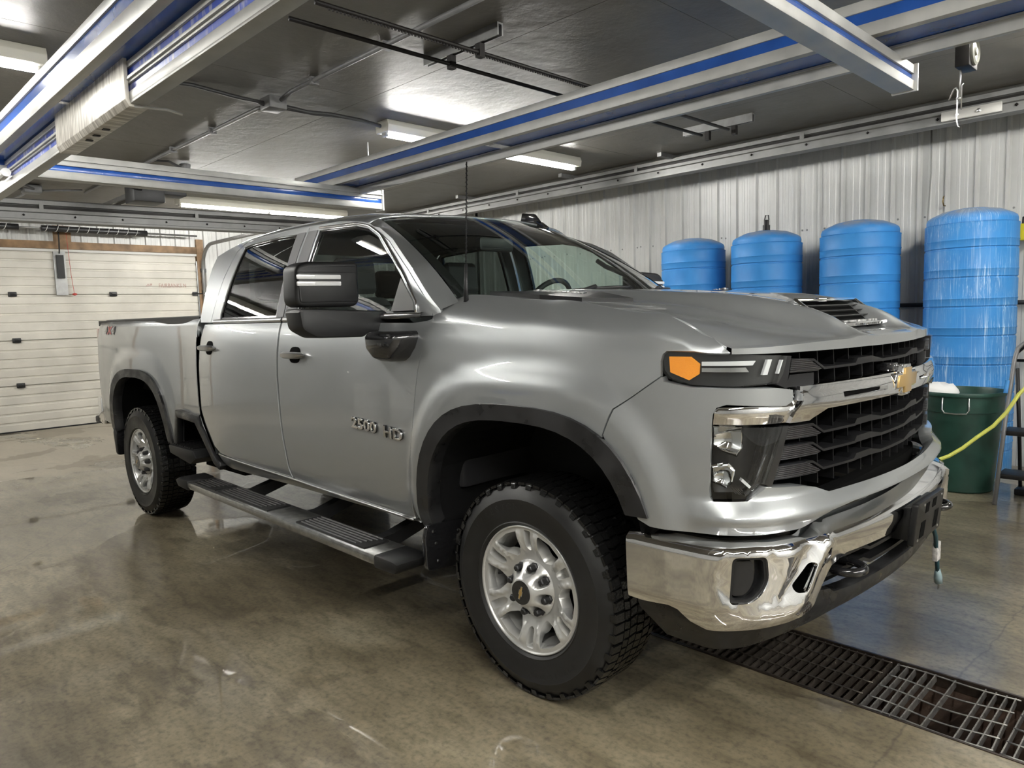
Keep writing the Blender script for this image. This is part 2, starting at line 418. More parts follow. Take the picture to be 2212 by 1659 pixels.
# --- bed side
bs = panel('bed_side', [(sx(-5.06), 1.48), (sx(-2.905), 1.48)]+XZ([(-2.905, .86), (-2.93, .845), (-3.27, .865), (-3.31, .83), (-3.35, .60), (-3.44, .56)]+arch(ARCH_R, .60, .64, .03)+[(-4.62, .62), (-5.0, .66), (-5.06, .72)]),
           side, PAINT, TR, g=.045, t=.03)
for ch_, dx, mm in (('4', -.095, BLACKG), ('X', 0, RED), ('4', .095, BLACKG)):
    for off, m2, z2 in ((.006, SATIN, 0), (.0015, mm, .0015)):
        text_mesh(ch_, .095, .002, lambda x, y, z: side(sx(-4.60+dx+x*1.35), t_of(sx(-4.6), 1.41+y*.9))+np.array([0, -z-.002-z2, 0]), 'bed_badge', m2, bs, 1.0, 0, off)
both(bs)
# --- bed box, tailgate, lamps, rear bumper
bx = B(); bx.box(-5.0, -2.93, -.80, .80, .93, .97); bx.box(-2.96, -2.92, -.9, .9, .6, 1.46)
for sg in (-1, 1):
    y0, y1 = sorted((sg*.76, sg*.80)); bx.box(-5.0, -2.93, y0, y1, .97, 1.47); y0, y1 = sorted((sg*.76, sg*.93)); bx.box(-5.0, -2.93, y0, y1, 1.45, 1.492)
bx.build('bed_box', BLACK, TR)
B().box(-5.07, -5.0, -.86, .86, .68, 1.48).build('tailgate', PAINT, TR, bevel=.012)
for sg in (-1, 1):
    y0, y1 = sorted((sg*.80, sg*.925)); B().box(-5.10, -4.99, y0, y1, .93, 1.43).build('tail_lamp', TAIL, TR, bevel=.01)
rb = B(); rb.prism([(-.93, 0), (-.80, -.05), (.80, -.05), (.93, 0), (.93, .15), (-.93, .15)], lambda u, v, d: (-5.22+v, u, d), .60, .84)
rb.build('rear_bumper', CHROME, TR, bevel=.02)
B().box(-5.32, -5.16, -.93, -.80, .60, .66).build('rear_bumper_step', BLACK, TR, bevel=.012)
# --- wheel arch flares
for cx, zf, zr in ((ARCH_F, .80, .56), (ARCH_R, .52, .60)):
    o = arch(cx, zf, zr, .066); i = arch(cx, zf, zr, -.004)
    fl = panel('wheel_arch_flare', XZ(o+i[::-1]), side, FLARE, TR, g=.03, t=.07, lift=.016); both(fl)
def wellfn(cx, z0, z1):
    pts = arch(cx, z0, z1, .004, 26)
    return pts
for cx, zf, zr in ((ARCH_F, .60, .50), (ARCH_R, .50, .50)):
    for sg in (-1, 1):
        b = B(); P = arch(cx, zf, zr, .012, 26); V = []; F = []
        for (x, z) in P: V += [(x, sg*.98, z), (x, sg*.42, z)]
        F = [(2*k, 2*k+1, 2*k+3, 2*k+2) for k in range(len(P)-1)]; b.add(V, F)
        n = len(P); b.add([(x, sg*.42, z) for x, z in P]+[(P[-1][0], sg*.42, .42), (P[0][0], sg*.42, .42)], [tuple(range(n+2))])
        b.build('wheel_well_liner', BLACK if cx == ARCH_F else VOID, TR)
# --- fender
rear = [(sx(-.505), 1.48), (sx(-.53), 1.40)]+XZ([(-.575, 1.23), (-.615, 1.0), (-.64, .80), (-.655, .66), (-.63, .56), (-.60, .54)])
ar = [q for q in arch(ARCH_F, .60, .55, .03)][::-1]
ar = [q for q in ar if q[0] < .40]
fe = panel('front_fender', rear+XZ(ar)+SZ([(1.357, 1.05), (1.320, 1.137), (1.16, 1.245), (1.162, 1.291), (1.156, 1.312), (1.143, 1.322), (1.057, 1.321), (.950, 1.314)])+[(.948, 1.38), (.985, 1.44), (1.035, 1.48)],
           side, PAINT, TR, g=.035, t=.02); both(fe)
# --- doors: lower shell, window frame, glass
def door(name, low, hole_out, hole, hx, hz, glassm, badge=None):
    d = panel(name, [(sx(x), t_of(sx(x), z)) for x, z in low], side, PAINT, TR, g=.045, t=.02)
    panel('window_frame', hole_out, gh, PAINT, d, g=.06, t=.02, holes=[hole])
    seal = [(x, z) for x, z in hole]
    cx = sum(x for x, z in seal)/len(seal); cz = sum(z for x, z in seal)/len(seal)
    inner = [(x+(cx-x)*.035, z+(cz-z)*.05) for x, z in seal]
    panel('window_seal', seal, gh, BLACKG, d, g=.06, t=.02, holes=[inner], lift=-.006)
    panel('window_glass', inner, gh, glassm, d, g=.08, t=.0005, lift=-.012)
    # handle: bar with two ends, dark cup behind
    s0 = sx(hx); y0 = side(s0, t_of(s0, hz))[1]
    cup = []
    for k in range(20):
        q = 2*PI*k/20; cup.append((hx+.055*math.copysign(abs(math.cos(q))**.7, math.cos(q)), hz+.042*math.copysign(abs(math.sin(q))**.7, math.sin(q))))
    panel('door_handle_cup', [(sx(x), t_of(sx(x), z)) for x, z in cup], side, VOID, d, g=.02, t=.004, lift=.002)
    b = B(); L = .105
    prof = [(-.016, .0), (-.019, .012), (-.010, .030), (.010, .033), (.018, .016), (.016, .0)]
    V = []; nst = 12
    for k in range(nst+1):
        u = -1+2*k/nst; w_ = (1-abs(u)**5)**.5 if abs(u) < 1 else 0.05; w_ = max(w_, .12)
        for (a, c) in prof: V.append((hx+u*L, y0-.006-c*(.55+.45*w_)-.012*(1-abs(u)**3), hz+a*w_))
    n = len(prof); F = [(i*n+j, i*n+(j+1) % n, (i+1)*n+(j+1) % n, (i+1)*n+j) for i in range(nst) for j in range(n)]+[tuple(range(n)), tuple(nst*n+j for j in range(n))[::-1]]
    b.add(V, F).build('door_handle', SATIN, d, angle=50)
    return d
fd = door('front_door', [(-.515, 1.44), (-.535, 1.38), (-.58, 1.23), (-.62, 1.0), (-.645, .80), (-.66, .66), (-.70, .555), (-.80, .552), (-1.73, .598), (-1.745, .66), (-1.76, .9), (-1.775, 1.2), (-1.79, 1.44)],
          [(-.535, 1.452), (-.555, 1.50), (-.625, 1.545), (-.765, 1.66), (-.955, 1.80), (-1.16, 1.905), (-1.28, 1.928), (-1.435, 1.945), (-1.757, 1.955), (-1.775, 1.452)],
          [(-.66, 1.47), (-.675, 1.51), (-.81, 1.64), (-.90, 1.715), (-1.06, 1.835), (-1.17, 1.885), (-1.287, 1.91), (-1.649, 1.925), (-1.665, 1.468)], -1.60, 1.272, SIDEGL)
rd = door('rear_door', [(-1.81, 1.44), (-1.795, 1.2), (-1.78, .9), (-1.765, .66), (-1.75, .60), (-2.60, .642), (-2.68, .68), (-2.80, .84), (-2.835, .90), (-2.83, 1.44)],
          [(-1.795, 1.452), (-1.777, 1.955), (-2.0, 1.955), (-2.40, 1.945), (-2.50, 1.93), (-2.585, 1.88), (-2.66, 1.72), (-2.70, 1.55), (-2.715, 1.452)],
          [(-1.885, 1.468), (-1.878, 1.925), (-2.10, 1.928), (-2.44, 1.915), (-2.505, 1.905), (-2.535, 1.80), (-2.58, 1.60), (-2.60, 1.50), (-2.59, 1.468)], -2.64, 1.297, PRIV)
for m2, off, z2 in ((BLACKG, .0035, 0), (CHROME, .0005, .004)):  # larger black copy behind the chrome stands in for the letters' shadowed sides
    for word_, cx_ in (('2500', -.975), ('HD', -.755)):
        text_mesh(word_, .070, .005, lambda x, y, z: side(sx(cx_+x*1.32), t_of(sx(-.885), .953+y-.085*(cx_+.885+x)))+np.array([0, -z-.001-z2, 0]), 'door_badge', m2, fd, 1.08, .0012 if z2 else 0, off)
# dark applique on the B pillar, sail panel, belt trim
for dd, q in ((rd, [(-1.80, 1.47), (-1.782, 1.925), (-1.868, 1.925), (-1.876, 1.47)]), (fd, [(-1.672, 1.47), (-1.658, 1.925), (-1.752, 1.925), (-1.768, 1.47)])):
    panel('pillar_applique', q, gh, mat('pillar_satin_grey' , (.11, .11, .115), .45, .3) if dd is rd else bpy.data.materials['pillar_satin_grey'], dd, g=.08, t=.004, lift=.004)
panel('mirror_sail_panel', [(-.668, 1.478), (-.683, 1.515), (-.80, 1.622), (-.83, 1.478)], gh, mat('sail_panel_grey', (.22, .22, .22), .5), fd, g=.05, t=.006, lift=.002)
trimline = [(-.64, 1.462), (-.655, 1.515), (-.79, 1.645), (-.88, 1.72), (-1.04, 1.842), (-1.16, 1.895), (-1.287, 1.922), (-1.64, 1.936)]
B().tube([gh(x, z)+np.array([0, -.006, 0]) for x, z in trimline], .006, 6).build('window_trim', CHROME, fd, smooth=True)
for dd, xa, xb in ((fd, -.60, -1.785), (rd, -1.80, -2.66)):
    b = B(); V = []; 
    for k in range(9):
        x = xa+(xb-xa)*k/8; y = gh(x, 1.46)[1]
        V += [(x, y-.012, 1.444), (x, y-.018, 1.452), (x, y-.010, 1.468), (x, y+.01, 1.470)]
    b.add(V, [(4*i+j, 4*i+j+1, 4*i+j+5, 4*i+j+4) for i in range(8) for j in range(3)]).build('belt_trim', SATIN, dd, smooth=True)
both(fd); both(rd)
# --- cab corner, pillars and roof rails, rocker
co = panel('cab_corner', [(sx(-2.845), 1.48), (sx(-2.84), 1.44)]+XZ([(-2.845, .90), (-2.81, .83), (-2.69, .67), (-2.70, .62), (-2.76, .70), (-2.885, .86)])+[(sx(-2.89), 1.48)], side, PAINT, TR, g=.04, t=.03); both(co)
top = [(x, rail(x)) for x in np.linspace(-1.17, -2.86, 14)]
fr = panel('cab_side_frame', [(-.49, 1.475), (-.555, 1.520), (-.605, 1.558), (-.75, 1.678), (-.935, 1.812), (-1.07, 1.878)]+top+[(-2.885, 1.80), (-2.89, 1.6), (-2.885, 1.455), (-2.72, 1.452), (-2.705, 1.55), (-2.665, 1.722), (-2.59, 1.885), (-2.50, 1.937), (-2.40, 1.952), (-2.0, 1.962), (-1.435, 1.952), (-1.28, 1.930), (-1.165, 1.908), (-.953, 1.803), (-.763, 1.663), (-.62, 1.546), (-.57, 1.505), (-.53, 1.452), (-.48, 1.455)],
           gh, PAINT, TR, g=.05, t=.03); both(fr)
apl = [(-.49, 1.475), (-.555, 1.520), (-.605, 1.558), (-.75, 1.678), (-.935, 1.812), (-1.07, 1.878), (-1.17, rail(-1.17))]
def apfn(u, v):
    i = v*(len(apl)-1); k = min(int(i), len(apl)-2); a = gh(*apl[k]); b = gh(*apl[k+1]); p = a+(b-a)*(i-k)
    q = wshield(-1, v); q = q+np.array([-.004, 0, .006]); m = (p+q)/2+np.array([.004, -.004, .002])
    return p*(1-u)**2+2*m*u*(1-u)+q*u*u
ap = grid('windshield_pillar', 6, 24, apfn, PAINT, TR, out=(.7, -.6, .4)); both(ap)
grid('roof', 30, 30, lambda a, b: roof(a*2-1, b), PAINT, TR, out=(0, 0, 1), thick=.015)
grid('roof_lining', 8, 8, lambda a, b: roof((a*2-1)*.96, b*.98)-np.array([0, 0, .045]), LINER, TR, out=(0, 0, -1))
b = B()
for sg in (-1, 1):
    y0, y1 = sorted((sg*.80, sg*.93)); b.add([(-2.885, sg*.985, .84), (-2.885, sg*.94, 1.46), (-2.87, sg*.775, 1.87), (-2.87, sg*.60, 1.87), (-2.885, sg*.60, 1.40), (-2.885, 0, 1.40), (-2.885, 0, .60), (-2.76, sg*.985, .60)], [(0, 1, 2, 3, 4, 5, 6, 7)])
b.add([(-2.87, .66, 1.87), (-2.87, -.66, 1.87), (-2.86, -.6, 1.97), (-2.86, .6, 1.97)], [(0, 1, 2, 3)])
b.build('cab_back', PAINT, TR)
mesh('rear_window', [(-2.878, -.60, 1.42), (-2.878, .60, 1.42), (-2.872, .60, 1.87), (-2.872, -.60, 1.87)], [(0, 1, 2, 3)], PRIV, TR)
ro = panel('rocker_panel', XZ([(-.70, .548), (-1.73, .592), (-2.66, .635), (-2.64, .56), (-2.55, .545), (-.75, .505), (-.68, .515)]), lambda s, t: side(s, t)+np.array([0, .006, 0]), PAINT, TR, g=.05, t=.05); both(ro)
b = B(); b.tube([side(sx(x), t_of(sx(x), .548+.045*(-.72-x)))+np.array([0, -.004, 0]) for x in np.linspace(-.72, -2.62, 20)], .006, 6); o = b.build('rocker_trim', SATIN, TR, smooth=True); both(o)
# --- windshield, cowl, wipers
def wsg(a, b): return wshield((a*2-1)*.985, .0+b*.985)
ws = grid('windshield', 24, 14, wsg, WIND, TR, out=(1, 0, .6))
band = grid('windshield_black_band', 30, 2, lambda a, b: wshield((a*2-1)*.985, -.03+b*.09)+np.array([-.004, 0, -.004]), BLACK, ws, out=(1, 0, .6))
for sg in (-1, 1): grid('windshield_edge_band', 2, 20, lambda a, b: wshield(sg*(.93+.055*a), b*.985)+np.array([-.004, 0, -.004]), BLACK, ws, out=(1, 0, .6))
grid('cowl', 30, 6, lambda a, b: (lambda q, h: q*(1-b)+h*b-np.array([0, 0, .02*math.sin(PI*b)+.006]))(wshield((a*2-1)*.96, -.02), hood((a*2-1)*.97, .05)), BLACK, TR, out=(0, 0, 1))
for s0, s1 in ((-.55, .12), (.15, .80)):
    b = B(); P0 = [wshield(s0+(s1-s0)*k/10, .035+.05*math.sin(k/10*PI*.5))+np.array([.022, 0, .016]) for k in range(11)]
    b.tube(P0, .009, 6); b.tube([P0[0]+np.array([.05, 0, -.03]), P0[5]+np.array([.01, 0, .01])], .011, 6); b.build('wiper', BLACK, TR, smooth=True)
# --- hood
def hoodg(a, b):
    u = (a-.03)/.94*2-1; dz = 0
    if abs(u) > 1: dz = (abs(u)-1)*.5; u = math.copysign(1, u)
    if b <= .9: return hood(u, b/.9*.985)-np.array([0, 0, dz])
    k = (b-.9)/.1; L = lip(-.945*u, -.025); p = hood(u, .985); zt = p[2]
    q0 = np.array([L[0], L[1], zt-.006]); z1 = 1.300+.008*u*u
    if k < .34: return p+(q0-p)*(k/.34)
    if k < .8: return np.array([L[0]+.003, L[1], q0[2]+(z1-q0[2])*((k-.34)/.46)])
    L2 = lip(-.945*u, -.06); return np.array([L2[0], L2[1], z1-.002])
hd = grid('hood', 100, 80, hoodg, PAINT, TR, out=(0, 0, 1), sharp=32)
# hood scoop: raised intake facing forward between the ridges
sc = B(); W = .29
sc.add([(.60, -W, 1.452), (.60, W, 1.452), (.715, W, 1.470), (.715, -W, 1.470), (.60, -W-.02, 1.43), (.60, W+.02, 1.43), (.84, W+.01, 1.372), (.84, -W-.01, 1.372)],
       [(0, 1, 2, 3), (4, 0, 3, 7), (1, 5, 6, 2), (4, 5, 1, 0)])
scoop = sc.build('hood_scoop', PAINT, hd)
mesh('scoop_mouth', [(.70, -W+.01, 1.452), (.70, W-.01, 1.452), (.80, W-.01, 1.378), (.80, -W+.01, 1.378)], [(0, 1, 2, 3)], VOID, hd)
for k in range(3):
    x = .722+.026*k; z = 1.445-.02*k; B().box(x, x+.014, -W+.02, W-.02, z, z+.004).build('scoop_slat', BLACKG, hd)
fr_ = [(.716, -W, 1.468), (.716, W, 1.468), (.835, W+.005, 1.378), (.835, -W-.005, 1.378)]
b = B()
for i in range(4): b.tube([fr_[i], fr_[(i+1) % 4]], .008 if i != 2 else .005, 6)
b.build('scoop_bezel', CHROME, hd, smooth=True)
B().box(.80, .862, -.20, .24, 1.368, 1.384).build('scoop_name_plate', CHROME, hd, bevel=.005)
text_mesh('CHEVROLET', .042, .006, lambda x, y, z: (.832-y*1.0, .02+x*1.35, 1.384+z), 'scoop_lettering', SATIN, hd, 1.1)
text_mesh('CHEVROLET', .036, .006, lambda x, y, z: (.866-z*-.001+z, .02+x*1.35, 1.374+y*.30), 'scoop_lettering', SATIN, hd, 1.1)
# black side vent on the hood with engine lettering, both sides
for sg in (-1, 1):
    def hz_(x, y): return hoodz(x, y, .97)
    q = [(-.46, .60), (-.42, .72), (-.10, .76), (.08, .72), (.16, .50), (-.02, .47), (-.36, .50)]
    V = [(x, sg*y, hz_(x, y)+.012) for x, y in q]+[(x, sg*y, hz_(x, y)-.01) for x, y in q]; n = len(q)
    mesh('hood_side_vent', V, [tuple(range(n)) if sg > 0 else tuple(range(n))[::-1]]+[(i, (i+1) % n, n+(i+1) % n, n+i) for i in range(n)], GRB, hd)
    text_mesh('DURAMAX 6.6L', .042, .008, lambda x, y, z: (-.15+x*(1 if sg < 0 else -1)*.95, sg*(.58-y*1.4), hz_(-.15+x*.9, .57)+.016+z+y*.10), 'hood_vent_lettering', SATIN, hd, 1.0)
# --- front fascia (body colour)
def bulge(z): return float(np.interp(z, [.760, .797, .803, .820, .828, .868, .880], [.008, .034, .038, .040, .036, .004, 0]))
def fasc(s, z):
    a = abs(s); p, n = BODY.at(s); x = p[0]
    r = arch_r(x, z, ARCH_F); d = .022*(1-smooth(1.18, 1.34, r)) if a > 1.0 else 0
    d += bulge(z)*(1-smooth(.93, 1.12, a))*(1 if a < .55 else 1)
    if a > 1.15: d -= .012*smooth(.95, .75, z) if False else 0
    d += .012*smooth(.985, .94, a)*0
    return np.array([*(p+n*d), z])
fa = [(1.352, 1.05), (1.315, 1.135), (1.156, 1.242), (1.150, 1.228), (1.067, 1.212), (.930, 1.208), (.805, 1.206), (.741, 1.196), (.741, 1.161), (.769, 1.149), (.961, 1.161), (.990, 1.152), (1.001, 1.13), (1.006, 1.09), (1.012, .90), (1.010, .878), (1.000, .866), (.900, .868), (.84, .905), (.69, .892), (.63, .880), (.575, .859)]
fb = [(.0, .82), (.474, .817), (.60, .808), (.640, .798), (.70, .770), (.72, .765), (.80, .764), (.935, .764), (1.073, .765), (1.19, .772)]
ar2 = [(sx(x), z) for x, z in arch(ARCH_F, .79, .6, .03) if x > .405 and z > .78]
right = fa+[(0, .856)]
left = [(-s, z) for s, z in fa]
outline = [(s, z) for s, z in ([(0, .856)]+fa[::-1])]+ar2[::-1]+fb[::-1]
outline = outline+[(-s, z) for s, z in fb[1:]]+[(-s, z) for s, z in ar2]+[(-s, z) for s, z in fa]
panel('front_fascia', outline, fasc, PAINT, TR, g=.018, t=.05, out=(1, -.2, 0))
# --- lamps
def F_(d): return lambda s, z: front(s, z, d)
def mir(L): return [(-s, z) for s, z in L]
LAMP = [(1.158, 1.291), (1.154, 1.31), (1.142, 1.319), (1.057, 1.318), (.952, 1.311), (.76, 1.30), (.777, 1.246), (.795, 1.22), (.93, 1.212), (1.067, 1.218), (1.134, 1.238), (1.155, 1.262)]
HEAD = [(1.004, 1.094), (.769, 1.084), (.799, 1.003), (.84, .911), (.896, .872), (1.005, .870), (1.011, .888), (1.008, 1.017)]
for sg in (1, -1):
    q = (lambda L: L) if sg > 0 else mir
    up = panel('marker_lamp', q(LAMP), F_(-.030), LAMPD, TR, g=.05, t=.03, out=(1, -.5*sg, 0))
    panel('amber_marker', q([(1.134, 1.305), (1.067, 1.304), (1.039, 1.282), (1.041, 1.252), (1.072, 1.233), (1.131, 1.257)]), F_(-.012), AMBER, up, g=.05, t=.015, out=(1, -.5*sg, 0))
    panel('light_pipe', q([(1.034, 1.289), (.868, 1.289), (.878, 1.276), (1.034, 1.277)]), F_(-.015), WHITEP, up, g=.05, t=.012, out=(1, -.5*sg, 0))
    panel('light_pipe', q([(1.034, 1.270), (.90, 1.270), (.89, 1.256), (1.034, 1.258)]), F_(-.015), REFL, up, g=.05, t=.012, out=(1, -.5*sg, 0))
    panel('light_pipe', q([(.828, 1.291), (.812, 1.291), (.829, 1.246), (.846, 1.246)]), F_(-.012), WHITEP, up, g=.05, t=.012, out=(1, -.5*sg, 0))
    panel('light_pipe', q([(.774, 1.288), (.769, 1.288), (.785, 1.247), (.790, 1.247)]), F_(-.012), WHITEP, up, g=.05, t=.012, out=(1, -.5*sg, 0))
    panel('marker_lens', q(LAMP), F_(-.004), LENS, up, g=.05, t=.001, out=(1, -.5*sg, 0))
    hl = panel('headlamp', q(HEAD), F_(-.10), LAMPD, TR, g=.05, t=.01, out=(1, -.5*sg, 0))
    def bowl(s0, z0, rs, rz, dep):
        return lambda s, z: front(s, z, -.035-dep*(1-min(1, ((abs(s)-s0)/rs)**2+((z-z0)/rz)**2)))
    panel('headlamp_reflector', q([(1.0, 1.085), (.905, 1.083), (.899, 1.05), (.903, 1.02), (.922, 1.0), (.97, 1.012), (1.003, 1.03)]), bowl(.955, 1.045, .075, .06, .05), REFL, hl, g=.02, t=.01, out=(1, -.5*sg, 0))
    panel('headlamp_reflector', q([(1.004, .96), (.955, .968), (.935, .95), (.94, .916), (.96, .900), (1.004, .915)]), bowl(.975, .93, .05, .045, .04), REFL, hl, g=.02, t=.01, out=(1, -.5*sg, 0))
    b = B()
    for k in range(9):
        sa = .955-.012*k; za = .905-.0032*k
        b.prism([(sg*sa, za), (sg*(sa-.005), za), (sg*(sa-.035), za-.025), (sg*(sa-.030), za-.025)], lambda u, v, d: front(u, v, d), -.07, -.045)
    b.build('headlamp_fins', LAMPD, hl)
    b = B(); b.prism([(sg*.905, .93), (sg*.865, .895), (sg*.872, .89), (sg*.91, .922)], lambda u, v, d: front(u, v, d), -.05, -.03); b.build('light_pipe', WHITEP, hl)
    panel('headlamp_inner_wall', q([(.800, 1.003), (.772, 1.08), (.79, 1.08), (.815, 1.0), (.86, .915), (.90, .885), (.896, .874), (.842, .912)]), F_(-.03), BLACKG, hl, g=.05, t=.06, out=(1, -.5*sg, 0))
    panel('headlamp_lens', q(HEAD), F_(-.012), LENS, hl, g=.05, t=.001, out=(1, -.5*sg, 0))
# --- grille: dark cavity, bars, fins
GR = panel('grille', [(.80, 1.31), (-.80, 1.31), (-.80, .85), (.80, .85)], F_(-.16), VOID, TR, g=.2, t=.01, out=(1, 0, 0))
def ribbon(pts, lo, hi, d0, d1):
    """bar along (s,z) points; lo/hi heights below/above; from depth d0 to d1"""
    b = B(); V = []
    for (s, z, h) in pts: V += [front(s, z-lo, d0), front(s, z+h, d0), front(s, z+h, d1), front(s, z-lo, d1)]
    n = len(pts); b.add(V, [(4*i+j, 4*i+(j+1) % 4, 4*(i+1)+(j+1) % 4, 4*(i+1)+j) for i in range(n-1) for j in range(4)]+[(0, 1, 2, 3), (4*n-4, 4*n-3, 4*n-2, 4*n-1)])
    return b
def bar(z, zend, sEnd):
    P = [(-sEnd, z+.034, .004), (-.60, z+.030, .004), (-.54, z, .004), (-.345, z, .004), (-.33, z+.002, .018), (-.225, z+.004, .018), (-.13, z, .006), (.13, z, .006), (.225, z+.004, .018), (.33, z+.002, .018), (.345, z, .004), (.54, z, .004), (.60, z+.030, .004), (sEnd, z+.034, .004)]
    Q = []
    for i in range(len(P)-1):
        a, c = P[i], P[i+1]; k = max(1, int(abs(c[0]-a[0])/.06))
        Q += [tuple(a[j]+(c[j]-a[j])*t/k for j in range(3)) for t in range(k)]
    Q.append(P[-1]); return ribbon(Q, .004, 0, -.030, -.10)
for z, se in ((1.248, .70), (1.042, .70), (.982, .70), (.922, .72)): bar(z, 0, se).build('grille_bar', GRB, GR)
for k in range(-6, 7):
    for (z0, z1) in ((1.20, 1.30), (.865, 1.12)):
        s = k*.098+.03
        b = B(); b.add([front(s, z0, -.06), front(s+.012, z1, -.06), front(s+.012, z1, -.15), front(s, z0, -.15), front(s+.004, z0, -.06), front(s+.016, z1, -.06), front(s+.016, z1, -.15), front(s+.004, z0, -.15)], [(0, 1, 2, 3), (4, 5, 6, 7), (0, 1, 5, 4), (2, 3, 7, 6)])
        b.build('grille_fin', GRB, GR)
RIB = mat('ribbed_black_plastic', (.02, .02, .022), .35)
nt = RIB.node_tree; wv = nt.nodes.new('ShaderNodeTexWave'); wv.bands_direction = 'Z'; wv.inputs['Scale'].default_value = 55; tc = nt.nodes.new('ShaderNodeTexCoord'); bp = nt.nodes.new('ShaderNodeBump'); bp.inputs['Strength'].default_value = .8; bp.inputs['Distance'].default_value = .003
nt.links.new(tc.outputs['Object'], wv.inputs['Vector']); nt.links.new(wv.outputs['Fac'], bp.inputs['Height']); nt.links.new(bp.outputs[0], nt.nodes['Principled BSDF'].inputs['Normal'])
for sg in (1, -1):
    q = (lambda L: L) if sg > 0 else mir
    for (z, se, off) in ((1.248, .735, .0), (1.042, .762, 0), (.982, .785, .008), (.922, .805, .02)):
        panel('grille_end_block', q([(se, z-.002), (se-.008, z+.040), (.645, z+.036), (.575, z+.002), (.60, z-.004)]), F_(-.018), RIB, GR, g=.05, t=.03, out=(1, -.3*sg, 0))
    panel('grille_side_frame', q([(.762, 1.298), (.735, 1.298), (.755, 1.20), (.795, 1.216)]), F_(-.012), GRB, GR, g=.05, t=.05, out=(1, -.3*sg, 0))
    panel('grille_side_frame', q([(.768, 1.085), (.745, 1.085), (.775, .99), (.812, .90), (.838, .912), (.799, 1.0)]), F_(-.012), BLACKG, GR, g=.05, t=.05, out=(1, -.3*sg, 0))
    panel('grille_lower_block', q([(.72, 1.238), (.60, 1.238), (.60, 1.20), (.74, 1.20)]), F_(-.03), GRB, GR, g=.05, t=.03, out=(1, -.3*sg, 0))
# chrome crossbar with wings
def cb(s, z): return front(s, z, -.004+.012*(1-min(1, abs(z-1.150)/.05)**2)-.03*smooth(1.125, 1.09, z)*0)
CBo = [(.694, 1.203), (.54, 1.203), (.2, 1.203), (-.2, 1.203), (-.54, 1.203), (-.694, 1.203), (-.70, 1.16), (-.735, 1.128), (-.748, 1.094), (-.658, 1.093), (-.577, 1.125), (-.2, 1.126), (.2, 1.126), (.577, 1.125), (.658, 1.093), (.748, 1.094), (.735, 1.128), (.70, 1.16)]
SL = [(.49, 1.170), (.18, 1.166), (.18, 1.151), (.485, 1.151)]
ch = panel('chrome_crossbar', CBo, cb, CHROME, TR, g=.02, t=.055, holes=[SL, [(-s, z) for s, z in SL][::-1]], out=(1, 0, 0))
for sg in (1, -1):
    q = (lambda L: L) if sg > 0 else mir
    panel('crossbar_slot', q(SL), F_(-.02), VOID, ch, g=.05, t=.001, out=(1, 0, 0))
    panel('crossbar_wing', q([(.996, 1.142), (.985, 1.150), (.884, 1.152), (.764, 1.147), (.742, 1.164), (.70, 1.160), (.735, 1.128), (.748, 1.094), (.909, 1.096), (1.001, 1.098)]),
          lambda s, z: front(s, z, -.022+.016*(1-min(1, abs(z-1.132)/.04))), CHROME, ch, g=.015, t=.04, out=(1, -.3*sg, 0))
def bow(k, h): return [(-.104*k-h, -.021-h*.6), (-.036*k-h*.6, -.021-h*.6), (-.040*k-h*.6, -.044*h/h-h if h else -.044), (.034*k+h*.6, -.044-h), (.036*k+h*.4, -.021-h*.6), (.090*k+h, -.021-h*.6), (.104*k+h, .021+h*.6), (.036*k+h*.6, .021+h*.6), (.040*k+h*.6, .044+h), (-.034*k-h*.6, .044+h), (-.036*k-h*.4, .021+h*.6), (-.090*k-h, .021+h*.6)]
def bowfn(u, v, d): return front(-u, 1.170+v, d)
em = B(); em.prism(bow(1.0, .013), bowfn, -.04, .012); em = em.build('grille_emblem', CHROME, TR, bevel=.006)
B().prism(bow(1.0, .001), bowfn, .010, .017).build('emblem_inlay', GOLD, em, bevel=.0015)
B().box(.93, .985, -.10, -.03, 1.205, 1.235).build('grille_camera', BLACKG, TR, bevel=.006)
# --- front bumper
def bumpd(s, z):
    a = abs(s); w = smooth(.62, .76, a)
    inner = -.10*max(0, (z-.728)/.057)**1.0-.015*max(0, (.70-z)/.07)
    outer = -.055*max(0, (z-.715)/.035)**2-.035*max(0, (.56-z)/.09)**2
    d = inner*(1-w)+outer*w
    c = .70+(.735-z)*.75            # diagonal strut centre line
    d += .014*math.exp(-((a-c+.05)/.026)**2)*smooth(.50, .56, z)*(1-smooth(.735, .78, z))
    d -= .014*math.exp(-((a-c-.03)/.032)**2)*smooth(.52, .60, z)*(1-smooth(.70, .74, z))
    f = math.hypot((a-.95)/.10, (z-.645)/.095); d -= .009*(1-smooth(.9, 1.15, f))
    return d
def bmp(s, z): return bumper(s, z, bumpd(s, z))
bo = [(1.37, .742), (1.30, .750), (1.12, .750), (.93, .752), (.76, .751), (.72, .757), (.64, .782), (.505, .783), (.385, .785), (0, .785)]
bb = [(0, .655), (.25, .655), (.542, .66), (.617, .633), (.652, .577), (.70, .525), (.76, .500), (.823, .490), (.979, .482), (1.10, .470), (1.15, .49), (1.185, .525), (1.215, .532), (1.313, .522), (1.365, .525)]
outl = bo+[(-s, z) for s, z in bo[-2::-1]]+[(-s, z) for s, z in bb[::-1]]+bb[1:]
FOG = rounded([(1.010, .712), (.902, .712), (.894, .635), (.918, .597), (.955, .572), (1.020, .568)], .018)
SLT = rounded([(.812, .608), (.745, .672), (.716, .668), (.766, .588), (.80, .586)], .012)
bu = panel('front_bumper', outl, bmp, CHROME, TR, g=.02, t=.03, holes=[FOG, mir(FOG)[::-1], SLT, mir(SLT)[::-1]], out=(1, 0, 0))
